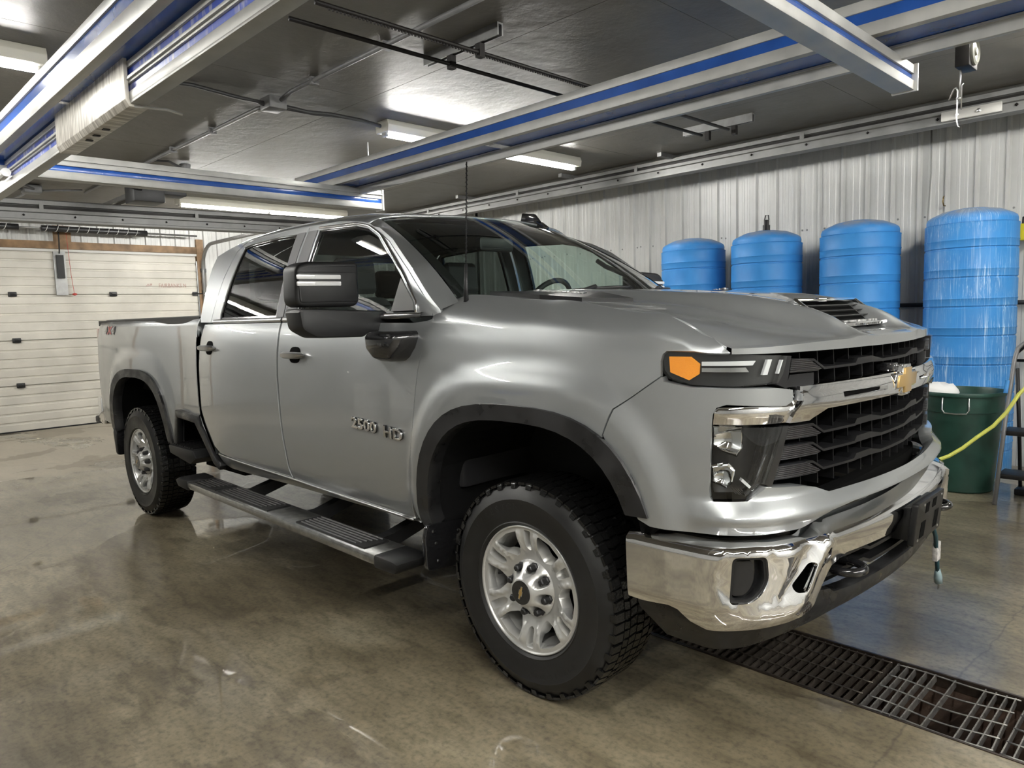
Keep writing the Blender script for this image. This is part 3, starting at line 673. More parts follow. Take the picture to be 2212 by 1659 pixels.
for sg in (1, -1):
    q = (lambda L: L) if sg > 0 else mir
    fg = panel('fog_lamp', q(FOG), lambda s, z: bumper(s, z, -.05), BLACKG, bu, g=.04, t=.01, out=(1, -.4*sg, 0))
    ring = [(.957+(s-.957)*.86, .64+(z-.64)*.86) for s, z in FOG]
    panel('fog_lamp_frame', q(FOG), lambda s, z: bumper(s, z, -.020), BLACK, bu, g=.04, t=.03, holes=[q(ring)], out=(1, -.4*sg, 0))
    panel('fog_lamp_lens', q([(.957+(s-.957)*.6+.015, .64+(z-.64)*.75) for s, z in FOG]), lambda s, z: bumper(s, z, -.034), LAMPD, bu, g=.04, t=.01, out=(1, -.4*sg, 0))
    panel('bumper_slot', q(SLT), lambda s, z: bumper(s, z, -.045), REFL, bu, g=.03, t=.01, out=(1, -.4*sg, 0))
for sg in (1, -1):
    q = (lambda L: L) if sg > 0 else mir
    panel('bumper_gap_filler', q([(1.25, .79), (.0, .84), (.0, .76), (1.25, .73)]), lambda s, z: bumper(s, z, -.13), VOID, TR, g=.06, t=.05, out=(1, -.2*sg, 0))
va = [(1.345, .53), (1.21, .53), (1.175, .51), (1.10, .478), (.98, .485), (.82, .492), (.72, .515), (.655, .555), (.60, .548), (.575, .532), (.45, .525), (0, .53)]
vb = [(0, .465), (.30, .462), (.546, .452), (.781, .425), (.936, .40), (1.143, .378), (1.281, .385), (1.345, .48)]
panel('lower_valance', va+[(-s, z) for s, z in va[-2::-1]]+[(-s, z) for s, z in vb[::-1]]+vb[1:], lambda s, z: bumper(s, z, -.03-.06*max(0, (.50-z)/.1)), FLARE, TR, g=.035, t=.05, out=(1, 0, 0))
lo = panel('lower_intake', [(.66, .68), (-.66, .68), (-.66, .50), (.66, .50)], lambda s, z: bumper(s, z, -.14), VOID, TR, g=.1, t=.01, out=(1, 0, 0))
for z in (.565, .61):
    b = B(); V = []
    for k in range(25):
        s = -.6+1.2*k/24; zz = z+(.018 if abs(s) > .33 else 0); V += [bumper(s, zz-.006, -.05), bumper(s, zz+.006, -.05), bumper(s, zz+.006, -.12), bumper(s, zz-.006, -.12)]
    b.add(V, [(4*i+j, 4*i+(j+1) % 4, 4*i+4+(j+1) % 4, 4*i+4+j) for i in range(24) for j in range(4)]).build('intake_bar', BLACK, lo)
for sg in (1, -1):
    c = bumper(sg*.50, .598, 0); b = B(); P = []
    for k in range(13):
        a = -PI/2+PI*k/12; P.append((c[0]-.035+.06*math.cos(a), c[1]+.042*math.sin(a), c[2]+.006*math.sin(a)))
    b.tube([(c[0]-.16, c[1]-.042, c[2])]+P+[(c[0]-.16, c[1]+.042, c[2])], .014, 10).build('tow_hook', BLACKG, TR, smooth=True)
# plate bracket
pb = B(); po = rounded([(-.16, -.078), (.16, -.078), (.16, .078), (-.16, .078)], .012)
pf = lambda u, v, d: (bumper(0, .67)[0]+d+v*.10, u+.02, .668+v)
pb.prism(po, pf, .014, .036); pbk = pb.build('plate_bracket', BLACK, TR, bevel=.004)
B().box(.98, 1.062, -.11, .17, .60, .725).build('bracket_mount', BLACK, pbk, bevel=.006)
for (u, v, w_, h) in ((-.075, -.03, .028, .036), (.085, -.022, .026, .04), (-.045, .045, .022, .022), (.04, .048, .024, .020)):
    B().prism([(u-w_, v-h*.8), (u+w_*.8, v-h*.8), (u+w_, v+h*.8), (u-w_*.8, v+h*.8)], pf, .0355, .0375).build('bracket_slot', VOID, pbk)
for (u, v) in ((-.12, -.062), (.125, -.062), (-.085, .062), (.13, .060)): B().lathe([(0, .0385), (.005, .038), (.006, .035)], (0, 0, 0), 'x', 10).build('bracket_screw', SATIN, pbk).location = (bumper(0, .67)[0]+v*.10, u+.02, .668+v)
# block heater cord with tag and plug
CORD = mat('teal_rubber_cord', (.015, .06, .075), .4)
cp = [(.97, .37, .60), (1.0, .40, .53), (1.0, .45, .475), (.99, .50, .43), (.985, .525, .385), (.985, .545, .33), (.985, .555, .29)]
cd = B().tube(cp, .009, 8).build('heater_cord', CORD, TR, smooth=True)
B().box(.975, .995, .505, .558, .345, .425).build('cord_tag', mat('paper_tag', (.62, .6, .58), .7, var=.4, vscale=60), cd, bevel=.003)
b = B(); b.tube([(.985, .555, .30), (.985, .565, .262), (.985, .575, .235)], [.010, .017, .018], 10).build('cord_plug', mat('clear_blue_plug', (.25, .35, .38), .2, coat=.5), cd, smooth=True)
for dy in (-.008, .008): B().box(.983, .987, .577+dy-.0015, .577+dy+.0015, .205, .24).build('plug_blade', SATIN, cd)
# --- mirrors
def rbox(b, pts, r): pass
def mirror(sg):
    def W_(u, v, d): return (-.93+d, sg*(u-.052), v)
    head = B(); head.prism(rounded([(1.415, 1.503), (1.105, 1.503), (1.105, 1.69), (1.125, 1.698), (1.36, 1.692), (1.408, 1.67)], .045, 5), lambda u, v, d: W_(u, v, d), -.09, .03)
    h = head.build('wing_mirror', BLACK, TR, bevel=.018, seg=3)
    lw = B(); lw.prism(rounded([(1.412, 1.497), (.90, 1.478), (.90, 1.388), (1.08, 1.385), (1.10, 1.368), (1.33, 1.372), (1.40, 1.41)], .02, 4), lambda u, v, d: W_(u, v, d), -.085, .045)
    lw.build('mirror_arm_housing', BLACK, h, bevel=.012, seg=2)
    B().prism(rounded([(1.405, 1.648), (1.125, 1.650), (1.118, 1.525), (1.398, 1.522)], .012, 3), lambda u, v, d: W_(u, v, d), .028, .036).build('mirror_front_cover', BLACK, h, bevel=.004)
    for z in (1.628, 1.600):
        m_ = B(); m_.prism(rounded([(1.412, z-.0105), (1.205, z-.0085), (1.205, z+.0105), (1.412, z+.0085)], .004, 2), lambda u, v, d: W_(u, v, d), .034, .042); m_.build('mirror_lamp', WHITEP, h, bevel=.002)
        B().prism([(1.33, z-.007), (1.215, z-.006), (1.215, z+.007), (1.33, z+.006)], lambda u, v, d: W_(u, v, d), .0415, .0435).build('mirror_lamp_lens', CHROME if False else WHITEP, h)
    mesh('mirror_glass', [W_(1.395, 1.515, -.092), W_(1.12, 1.515, -.092), W_(1.12, 1.685, -.092), W_(1.395, 1.68, -.092)], [(0, 1, 2, 3) if sg > 0 else (3, 2, 1, 0)], REFL, h)
    ft = B(); V = []
    for (x0, x1, y0, y1, z) in ((-.84, -.60, .93, 1.08, 1.392), (-.84, -.585, .95, 1.10, 1.37), (-.835, -.60, .96, 1.10, 1.32), (-.80, -.63, .97, 1.09, 1.28), (-.77, -.66, .985, 1.06, 1.262)):
        V += [(x0, sg*y0, z), (x1, sg*y0, z), (x1-.03, sg*y1, z), (x0+.02, sg*y1, z)]
    F = [(4*i+j, 4*i+(j+1) % 4, 4*i+4+(j+1) % 4, 4*i+4+j) for i in range(4) for j in range(4)]+[(0, 1, 2, 3), (19, 18, 17, 16)]
    ft.add(V, F).build('mirror_foot', BLACKG, h, bevel=.012, seg=2)
mirror(-1); mirror(1)
# --- antennas
b = B(); b.tube([(-.42, -.86, 1.505), (-.418, -.86, 1.56), (-.412, -.86, 1.66)], [.011, .009, .006], 8); b.tube([(-.412, -.86, 1.66), (-.387, -.86, 2.065)], .003, 6)
P = [(-.412+.025*k/160+.0042*math.cos(k*.9), -.86+.0042*math.sin(k*.9), 1.66+.40*k/160) for k in range(161)]
b.tube(P, .0012, 4); b.build('mast_antenna', BLACK, TR, smooth=True)
fb_ = B(); fz = 1.988
fb_.prism([(-1.34, fz-.02), (-1.10, fz-.055), (-1.085, fz-.03), (-1.14, fz+.008), (-1.30, fz+.012)], lambda u, v, d: (u, d, v), .36, .43)
fb_.prism([(-1.29, fz+.008), (-1.12, fz+.0), (-1.17, fz+.055), (-1.27, fz+.072)], lambda u, v, d: (u, d, v), .385, .405)
fb_.build('shark_fin_antenna', BLACKG, TR, bevel=.006)
# --- running boards, bed step, mud flaps
for sg in (-1, 1):
    rk = lambda x: .437+.018*(-.6-x)
    b = B(); b.prism([(-.72, 0), (-.72, -.045), (-2.72, -.045), (-2.72, 0)], lambda u, v, d: (u, sg*d, rk(u)+v), .985, 1.165)
    rbd = b.build('running_board', mat('brushed_steel', (.42, .42, .41), .25, .9, var=.35, vscale=30) if sg < 0 else bpy.data.materials['brushed_steel'], TR, bevel=.012)
    for xa, xb in ((-.83, -1.42), (-1.72, -2.32), (-2.36, -2.66)):
        p_ = B(); p_.add([(xa, sg*1.01, rk(xa)), (xb, sg*1.01, rk(xb)), (xb, sg*1.145, rk(xb)), (xa, sg*1.145, rk(xa))]+[(xa, sg*1.01, rk(xa)+.006), (xb, sg*1.01, rk(xb)+.006), (xb, sg*1.145, rk(xb)+.006), (xa, sg*1.145, rk(xa)+.006)], [(0, 1, 2, 3), (4, 5, 6, 7), (0, 1, 5, 4), (1, 2, 6, 5), (2, 3, 7, 6), (3, 0, 4, 7)])
        tp = p_.build('tread_pad', BLACK, rbd)
        g_ = B()
        for k in range(6):
            y = sg*(1.02+.022*k); L0 = (xa-xb)
            g_.add([(xa-.03-.01*k, y-.005, rk(xa)+.006), (xb+.03, y-.005, rk(xb)+.006), (xb+.03, y+.005, rk(xb)+.006), (xa-.03-.01*k, y+.005, rk(xa)+.006), (xa-.03-.01*k, y, rk(xa)+.011), (xb+.03, y, rk(xb)+.011)], [(0, 1, 5, 4), (2, 3, 4, 5), (0, 4, 3), (1, 2, 5)])
        g_.build('tread_ridges', BLACK, tp)
    B().prism([(-.555, 0), (-.58, -.05), (-.73, -.055), (-.73, .006), (-.60, .006)], lambda u, v, d: (u, sg*d, rk(u)+v), .99, 1.17).build('board_end_cap', BLACK, rbd, bevel=.014)
    B().prism([(-2.71, .008), (-2.71, -.055), (-2.86, -.05), (-2.90, -.01), (-2.84, .012)], lambda u, v, d: (u, sg*d, rk(u)+v), .99, 1.17).build('board_end_cap', BLACK, rbd, bevel=.014)
    for x in (-.95, -1.6, -2.35):
        B().prism([(.60, .52), (.60, .46), (.90, .38), (1.08, rk(x)-.05), (1.10, rk(x)-.02), (.92, .44)], lambda u, v, d: (x+d, sg*u, v), -.03, .03).build('board_bracket', BLACK, rbd)
    st = B(); st.prism([(-3.36, .0), (-2.95, .0), (-2.90, -.05), (-3.0, -.10), (-3.34, -.06)], lambda u, v, d: (u, sg*d, .625+v), .80, 1.03)
    stp = st.build('bed_step', BLACK, TR, bevel=.012)
    g_ = B()
    for k in range(9): g_.box(-3.33+.04*k, -3.31+.04*k, min(sg*.83, sg*1.01), max(sg*.83, sg*1.01), .625, .632)
    g_.build('tread_ridges', BLACK, stp)
    B().prism([(-3.34, .60), (-3.28, .865), (-2.91, .845), (-2.66, .585), (-2.60, .56), (-2.62, .53), (-2.70, .56), (-2.96, .80), (-3.24, .815), (-3.28, .60)], lambda u, v, d: (u, sg*d, v), .955, 1.0).build('bed_step_trim', FLARE, TR, bevel=.008)
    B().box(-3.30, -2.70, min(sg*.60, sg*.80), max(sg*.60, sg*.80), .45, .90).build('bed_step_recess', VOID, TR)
    mf = B(); mf.prism(rounded([(.80, .36), (1.035, .375), (1.045, .52), (1.03, .58), (.80, .56)], .03, 3), lambda u, v, d: (-.535+d-.03*(.56-v), sg*u, v), -.012, .012)
    m1 = mf.build('mud_flap', BLACKG, TR, bevel=.005)
    for (y, z) in ((1.0, .545), (.985, .49), (.975, .41), (.87, .42), (.86, .52)): B().lathe([(0, .005), (.006, .004), (.007, 0)], (0, 0, 0), 'x', 10).build('flap_screw', SATIN, m1).location = (-.523-.03*(.56-z), sg*y, z)
    B().prism(rounded([(.80, .40), (1.0, .40), (1.015, .60), (.99, .70), (.80, .70)], .03, 3), lambda u, v, d: (-4.56+d-.05*(.65-v), sg*u, v), -.012, .012).build('mud_flap', BLACKG, TR, bevel=.005)
# --- chassis
b = B()
for sg in (-1, 1): b.box(-4.9, .75, min(sg*.40, sg*.50), max(sg*.40, sg*.50), .52, .66)
b.tube([(0, -.8, .40), (0, .8, .40)], .05, 12); b.tube([(-4.036, -.8, .40), (-4.036, .8, .40)], .055, 12)
b.lathe([(0, -.14), (.12, -.12), (.15, 0), (.12, .12), (0, .14)], (-4.036, 0, .40), 'x', 16); b.lathe([(0, -.1), (.1, -.08), (.12, 0), (.1, .08), (0, .1)], (0, .2, .40), 'x', 16)
b.tube([(-3.9, 0, .42), (-1.2, 0, .50)], .045, 10); b.box(-1.4, .5, -.35, .35, .50, .9); b.tube([(-.3, .6, .42), (-2.9, .6, .45), (-4.7, .62, .48)], .04, 10)
b.build('chassis', DARKMETAL, TR)
B().box(-2.84, -.62, -.90, .90, .62, .68).build('cab_floor', INTER, TR)
# --- cab interior
b = B(); b.prism([(-.50, 1.49), (-.95, 1.515), (-1.08, 1.46), (-1.10, 1.2), (-.95, .70), (-.50, .70)], lambda u, v, d: (u, d, v), -.84, .84); b.build('dashboard', INTER, TR, bevel=.02)
sw = B(); P = []
for k in range(32):
    a = 2*PI*k/32; P.append((-1.10+.10*math.sin(a)-.02, -.0+.42+.19*math.cos(a), 1.475+.165*math.sin(a)))
sw.tube(P, .016, 8, closed=True); sw.tube([(-1.10, .42, 1.46), (-1.0, .42, 1.40)], .05, 10); sw.tube([(-1.12, .25, 1.465), (-1.11, .59, 1.465)], .016, 6); sw.build('steering_wheel', INTER, TR, smooth=True)
for (x, ys) in ((-1.75, (-.42, .42)), (-2.62, (-.48, 0, .48))):
    for y in ys:
        s_ = B(); s_.prism(rounded([(x+.52, .80), (x+.50, .98), (x+.02, .96), (x-.10, 1.56), (x-.20, 1.56), (x-.16, .80)], .05, 3), lambda u, v, d: (u, d, v), y-.25, y+.25)
        st_ = s_.build('seat', FABRIC, TR, bevel=.05, seg=3)
        B().prism(rounded([(x-.09, 1.60), (x-.11, 1.80), (x-.18, 1.80), (x-.19, 1.60)], .03, 3), lambda u, v, d: (u, d, v), y-.13, y+.13).build('head_rest', FABRIC, st_, bevel=.025, seg=2)
B().box(-1.9, -1.0, -.14, .14, .70, 1.16).build('centre_console', INTER, TR, bevel=.03)
B().prism(rounded([(-.13, 1.80), (.13, 1.80), (.13, 1.875), (-.13, 1.875)], .02, 3), lambda u, v, d: (-1.12+d, u, v), -.02, .02).build('interior_mirror', BLACK, TR, bevel=.008)
b = B(); b.tube([(-.78, .78, 1.66), (-.90, .73, 1.72), (-.96, .72, 1.76)], .014, 8); b.build('grab_handle', INTER, TR, smooth=True)
# ------------------------------------------------------------------ wheels (axis y, outer face towards -y)
def make_wheel():
    b = B()
    prof = [(.243, .115), (.25, .128), (.30, .137), (.35, .136), (.385, .122), (.402, .105), (.404, .09), (.404, -.09), (.402, -.105), (.385, -.122), (.350, -.1375), (.347, -.139), (.344, -.1375), (.30, -.138), (.262, -.132), (.258, -.134), (.254, -.130), (.247, -.122), (.243, -.115)]
    b.lathe(prof, (0, 0, 0), 'y', 72, close=True)
    tyre = b.build('tyre', RUBBER, None, angle=30)
    t = B(); rnd = random.Random(3)
    rows = [(-.120, -.082, 66, .35), (-.077, -.048, 74, -.45), (-.043, -.006, 74, .5), (-.001, .036, 74, -.5), (.041, .077, 74, .45), (.082, .120, 66, .35)]
    for (y0, y1, n, sk) in rows:
        for k in range(n):
            a = 2*PI*(k+rnd.uniform(-.08, .08))/n; w_ = 2*PI/n*rnd.uniform(.38, .43); sh = sk*.03*(1 if k % 2 else .4)
            V = []
            for (r, dw) in ((.400, 1.08), (.4155, .92)):
                for (yy, aa) in ((y0, a-w_*dw), (y1, a-w_*dw+sh), (y1, a+w_*dw+sh), (y0, a+w_*dw)):
                    rr = r-(.006 if abs(yy) > .11 and r > .41 else 0)
                    V.append((rr*math.cos(aa), yy, rr*math.sin(aa)))
            t.add(V, [(4, 5, 6, 7), (0, 1, 5, 4), (1, 2, 6, 5), (2, 3, 7, 6), (3, 0, 4, 7)])
            if abs(y0) > .1 or abs(y1) > .1:    # shoulder lug running down the sidewall
                s_ = -1 if y0 < 0 else 1; yo = s_*.118
                V = []
                for (r, yy) in ((.408, yo), (.402, s_*.122), (.386, s_*.1255), (.386, s_*.12), (.400, s_*.10)):
                    V += [(r*math.cos(a-w_*.8), yy, r*math.sin(a-w_*.8)), (r*math.cos(a+w_*.8), yy, r*math.sin(a+w_*.8))]
                if k % 2 == 0: t.add(V, [(0, 1, 3, 2), (2, 3, 5, 4), (0, 2, 4, 6, 8), (1, 3, 5, 7, 9)])
    tr = t.build('tread_blocks', TREAD, tyre); tr['kind'] = 'stuff'
    # raised lettering on the sidewall
    def word(txt, R, a0, size, inv=False):
        for i, chh in enumerate(txt):
            aa = math.radians(a0-(i-(len(txt)-1)/2)*math.degrees(size*.95/R)*(-1 if inv else 1))
            def pl(x, y, z, aa=aa):
                if inv: x, y = -x, -y
                r = R+y; q = aa-x/R; return (r*math.cos(q), -.1365-z*.8, r*math.sin(q))
            text_mesh(chh, size, .002, pl, 'sidewall_letter', RUBBER, tyre)
    word('FIRESTONE', .318, 115, .036); word('TRANSFORCE', .318, -65, .028, True)
    # rim: dished face with six windows and six slots
    def rf(u, v):
        r = math.hypot(u, v); a = math.atan2(v, u)
        y = -.112+.040*smooth(.235, .10, r) if False else -.118+.034*(1-smooth(.09, .21, r))
        ph = (math.degrees(a)-90) % 60; ph = min(ph, 60-ph)
        y -= .009*math.exp(-((ph-12.0)/2.6)**2)*smooth(.125, .16, r)*(1-smooth(.215, .232, r))
        return np.array([u, y, v])
    holes = []
    P = lambda r, deg: (r*math.cos(math.radians(deg)), r*math.sin(math.radians(deg)))
    for k in range(6):
        c = 60+60*k
        holes.append(rounded([P(.222, c-15.5), P(.2245, c), P(.222, c+15.5), P(.165, c+14), P(.131, c+4), P(.131, c-4), P(.165, c-14)], .008, 3))
        c = 90+60*k; holes.append(rounded([P(.229, c-4.6), P(.229, c+4.6), P(.158, c+5.2), P(.146, c), P(.158, c-5.2)], .008, 3))
    disc = [P(.240, 7.5*k) for k in range(48)]
    rim = panel('rim', disc, rf, ALLOY, tyre, g=.011, t=.045, holes=holes, out=(0, -1, 0))
    b = B(); b.lathe([(.236, -.112), (.2385, -.124), (.2435, -.127), (.2465, -.120), (.244, -.108)], (0, 0, 0), 'y', 96, cap=False); b.build('rim_flange', ALLOY, tyre, smooth=True)
    bb_ = B(); n = 64; V = []
    for (r, y) in ((.236, -.105), (.224, -.075), (.208, -.03), (.205, .11)): V += [(r*math.cos(2*PI*j/n), y, r*math.sin(2*PI*j/n)) for j in range(n)]
    bb_.add(V, [(i*n+j, i*n+(j+1) % n, (i+1)*n+(j+1) % n, (i+1)*n+j) for i in range(3) for j in range(n)]); bb_.build('rim_barrel', ALLOY, tyre, smooth=True)
    b = B(); b.lathe([(0, -.03), (.19, -.03), (.19, .0), (.12, .03), (0, .03)], (0, 0, 0), 'y', 48); b.build('brake_disc', VOID, tyre)
    # floors of the slots
    for k in range(6):
        c = 90+60*k; panel('slot_floor', [P(.232, c-5.5), P(.232, c+5.5), P(.156, c+6.5), P(.142, c), P(.156, c-6.5)], lambda u, v: np.array([u, -.082+.018*(1-smooth(.13, .23, math.hypot(u, v))), v]), ALLOY, tyre, g=.03, t=.001, out=(0, -1, 0))
    # hub with lug recesses
    LUG = [math.radians(22.5+45*k+10) for k in range(8)]
    def hubf(u, v):
        r = math.hypot(u, v); y = float(np.interp(r, [0, .045, .049, .055, .062, .072, .085, .098, .105, .109], [-.157, -.157, -.156, -.151, -.143, -.131, -.118, -.107, -.100, -.092]))
        a = math.atan2(v, u); q = min(LUG, key=lambda t: abs((a-t+PI) % (2*PI)-PI)); da = abs((a-q+PI) % (2*PI)-PI)*r
        w_ = da/.0215; rr_ = (r-.094)/.034
        k = 1-smooth(.72, 1.0, math.sqrt(w_*w_+(rr_*rr_ if r < .094 else 0)))
        return np.array([u, y*(1-k)+max(y, -.098)*k, v])
    hb = panel('hub_cap', [P(.109, 6*k) for k in range(60)], hubf, ALLOY, tyre, g=.0045, t=.03, out=(0, -1, 0))
    B().lathe([(.110, -.078), (.117, -.080), (.117, -.06)], (0, 0, 0), 'y', 48, cap=False).build('hub_gap_ring', VOID, tyre)
    cc = B().lathe([(0, -.1600), (.0445, -.1600), (.046, -.156)], (0, 0, 0), 'y', 40).build('centre_cap', BLACKG, tyre)
    em_ = B(); em_.prism([(x*.27, z*.30) for x, z in bow(1.0, .010)], lambda u, v, d: (u*.35+v*.75*1.0, -d, v*.95-u*.0+u*.75) if False else ((-u*.30-v*.94*.55), -d, (-u*.90+v*.30)), .1600, .1608)
    em_.build('cap_emblem', SATIN, tyre)
    em_ = B(); em_.prism([(x*.25, z*.27) for x, z in bow(1.0, .001)], lambda u, v, d: ((-u*.30-v*.94*.55), -d, (-u*.90+v*.30)), .1606, .1614); em_.build('cap_emblem_inlay', GOLD, tyre)
    nutm = None
    for a in LUG:
        cx, cz = .089*math.cos(a), .089*math.sin(a)
        if nutm is None:
            b = B(); b.lathe([(0, -.034), (.010, -.034), (.0145, -.029), (.0145, -.006), (.0185, -.003), (.0185, .004)], (0, 0, 0), 'y', 6)
            nutm = b.build('lug_nut', DARKMETAL, tyre, bevel=.0012); nutm.location = (cx, -.100, cz)
        else:
            o = link('lug_nut', nutm.data, tyre); o.location = (cx, -.100, cz)
    B().tube([(-.165, -.085, .02), (-.168, -.108, .022)], .005, 8).build('valve_stem', BLACK, tyre)
    return tyre
wh = make_wheel()
wh.parent = TR; wh.location = (0, -.858, .416)
for (x, y, r) in ((-4.036, -.863, 0), (0, .858, PI), (-4.036, .863, PI)):
    o = wh.copy(); COL.objects.link(o); o.parent = TR; o.location = (x, y, .416); o.rotation_euler = (0, 0, r)
    for ch in list(wh.children):
        c = ch.copy(); COL.objects.link(c); c.parent = o
    if x != 0: o.rotation_euler = (0, .5, r)
wh.rotation_euler = (0, 0, 0)
# ------------------------------------------------------------------ room
X0, X1, Y0, Y1, ZC = -10.2, 6.5, -7.0, 4.62, 3.10
def nodes(m): return m.node_tree.nodes, m.node_tree.links, m.node_tree.nodes['Principled BSDF']
def ramp(nt, L, src, p):
    r = nt.new('ShaderNodeValToRGB'); e = r.color_ramp.elements
    while len(e) > 1: e.remove(e[-1])
    e[0].position, e[0].color = p[0][0], (*p[0][1], 1)
    for q, c in p[1:]: x = e.new(q); x.color = (*c, 1)
    L.new(src, r.inputs[0]); return r
# wet concrete
CONC = bpy.data.materials.new('wet_concrete'); CONC.use_nodes = True
nt, L, bs_ = nodes(CONC)
tc = nt.new('ShaderNodeTexCoord')
def noise(scale, detail=6, rough=.55, dist=0, vec=None, sc=None):
    n = nt.new('ShaderNodeTexNoise'); n.inputs['Scale'].default_value = scale; n.inputs['Detail'].default_value = detail; n.inputs['Roughness'].default_value = rough; n.inputs['Distortion'].default_value = dist
    if sc:
        mp = nt.new('ShaderNodeMapping'); mp.inputs['Scale'].default_value = sc; L.new(tc.outputs['Object'], mp.inputs[0]); L.new(mp.outputs[0], n.inputs['Vector'])
    else: L.new(tc.outputs['Object'], n.inputs['Vector'])
    return n
def mrange(src, a, b, c, d, clamp=True):
    m = nt.new('ShaderNodeMapRange'); m.inputs[1].default_value = a; m.inputs[2].default_value = b; m.inputs[3].default_value = c; m.inputs[4].default_value = d; L.new(src, m.inputs[0]); return m.outputs[0]
def mixc(f, a, b, mode='MIX'):
    m = nt.new('ShaderNodeMix'); m.data_type = 'RGBA'; m.blend_type = mode
    if isinstance(f, float): m.inputs[0].default_value = f
    else: L.new(f, m.inputs[0])
    for i, v in ((6, a), (7, b)):
        if isinstance(v, tuple): m.inputs[i].default_value = (*v, 1)
        else: L.new(v, m.inputs[i])
    return m.outputs[2]
def math_(op, a, b=0.0):
    m = nt.new('ShaderNodeMath'); m.operation = op
    for i, v in enumerate((a, b)):
        if isinstance(v, (int, float)): m.inputs[i].default_value = v
        else: L.new(v, m.inputs[i])
    return m.outputs[0]
n1 = noise(1.1, 8, .6, .6, sc=(1, 2.2, 1)); n2 = noise(45, 5, .6); n3 = noise(.55, 3, .5, 1.2); n4 = noise(5, 8, .65, .4, sc=(1, 3, 1))
base = ramp(nt, L, n1.outputs['Fac'], [(.30, (.105, .085, .052)), (.45, (.18, .152, .10)), (.60, (.24, .208, .142)), (.76, (.32, .288, .21))]).outputs[0]
spk = ramp(nt, L, n2.outputs['Fac'], [(.33, (.55, .54, .52)), (.5, (1, 1, 1)), (.72, (1.25, 1.24, 1.2))]).outputs[0]
base = mixc(.75, base, spk, 'MULTIPLY')
st4 = ramp(nt, L, n4.outputs['Fac'], [(.36, (.62, .60, .55)), (.5, (.98, .97, .95)), (.64, (1.12, 1.10, 1.06))]).outputs[0]
base = mixc(.8, base, st4, 'MULTIPLY')
# dry, pale areas towards the garage door and the far right
sep = nt.new('ShaderNodeSeparateXYZ'); L.new(tc.outputs['Object'], sep.inputs[0])
dryx = mrange(sep.outputs[0], -7.2, -5.2, .30, 0); dryr = mrange(sep.outputs[1], .8, 3.2, 0, .16)
dn = math_('ADD', math_('ADD', n3.outputs['Fac'], dryx), dryr)
dn = math_('ADD', dn, math_('MULTIPLY', math_('SUBTRACT', n4.outputs['Fac'], .5), .10))
dry = mrange(dn, .70, .715, 0, 1)
base = mixc(dry, base, mixc(.7, base, (.42, .385, .32)))
# cracks
vo = nt.new('ShaderNodeTexVoronoi'); vo.feature = 'DISTANCE_TO_EDGE'; vo.inputs['Scale'].default_value = .20
wn = noise(2.5, 4, .6); wm = nt.new('ShaderNodeMix'); wm.data_type = 'VECTOR'; wm.inputs[0].default_value = .10
L.new(tc.outputs['Object'], wm.inputs[4]); L.new(wn.outputs['Color'], wm.inputs[5]); L.new(wm.outputs[1], vo.inputs['Vector'])
crack = mrange(vo.outputs['Distance'], 0, .0012, 1, 0)
base = mixc(math_('MULTIPLY', crack, .45), base, (.03, .024, .018))
L.new(base, bs_.inputs['Base Color'])
wet = mrange(math_('ADD', n3.outputs['Fac'], math_('MULTIPLY', n4.outputs['Fac'], .12)), .46, .60, 0, 1)
pud0 = math_('ADD', noise(.8, 3, .5, .8).outputs['Fac'], math_('MULTIPLY', n4.outputs['Fac'], .10))
for (px_, py_, rx_, ry_, k_) in ((.75, .75, .75, .5, .16), (-3.1, -.3, 1.2, .55, .22), (-1.1, -2.45, .5, .22, .12), (-2.6, -1.5, 1.0, .25, .14), (.9, 2.5, .5, 1.0, .14), (-.2, .2, .8, .9, .12)):
    dx = math_('DIVIDE', math_('SUBTRACT', sep.outputs[0], px_), rx_); dy = math_('DIVIDE', math_('SUBTRACT', sep.outputs[1], py_), ry_)
    dd = math_('ADD', math_('MULTIPLY', dx, dx), math_('MULTIPLY', dy, dy)); pud0 = math_('SUBTRACT', pud0, math_('MULTIPLY', mrange(dd, 0, 1.6, 1, 0), k_))
puddle = mrange(pud0, .475, .495, 1, 0)
base = mixc(puddle, base, mixc(1.0, base, (.74, .72, .69), 'MULTIPLY'))
L.new(base, bs_.inputs['Base Color'])
rg = math_('ADD', mrange(wet, 0, 1, .17, .07), 0)
rgp = nt.new('ShaderNodeMix'); rgp.data_type = 'FLOAT'; L.new(puddle, rgp.inputs[0]); rgp.inputs[2].default_value = .025; L.new(rg, rgp.inputs[3])
rgd = nt.new('ShaderNodeMix'); rgd.data_type = 'FLOAT'; L.new(dry, rgd.inputs[0]); L.new(rgp.outputs[0], rgd.inputs[2]); rgd.inputs[3].default_value = .5
bs_.inputs['Roughness'].default_value = .55
cw_ = math_('MULTIPLY', mrange(puddle, 0, 1, 1, .9), mrange(dry, 0, 1, 1, .15)); L.new(cw_, bs_.inputs['Coat Weight'])
L.new(rgd.outputs[0], bs_.inputs['Coat Roughness']); bs_.inputs['Coat IOR'].default_value = 1.5
bs_.inputs['Specular IOR Level'].default_value = .5
bp = nt.new('ShaderNodeBump'); bp.inputs['Strength'].default_value = .25; bp.inputs['Distance'].default_value = .004
hh = math_('ADD', math_('MULTIPLY', n2.outputs['Fac'], .35), math_('MULTIPLY', noise(9, 4).outputs['Fac'], 1.0))
pm = math_('MULTIPLY', hh, mrange(puddle, 0, 1, .12, 1)); L.new(pm, bp.inputs['Height']); L.new(bp.outputs[0], bs_.inputs['Normal']); L.new(bp.outputs[0], bs_.inputs['Coat Normal'])

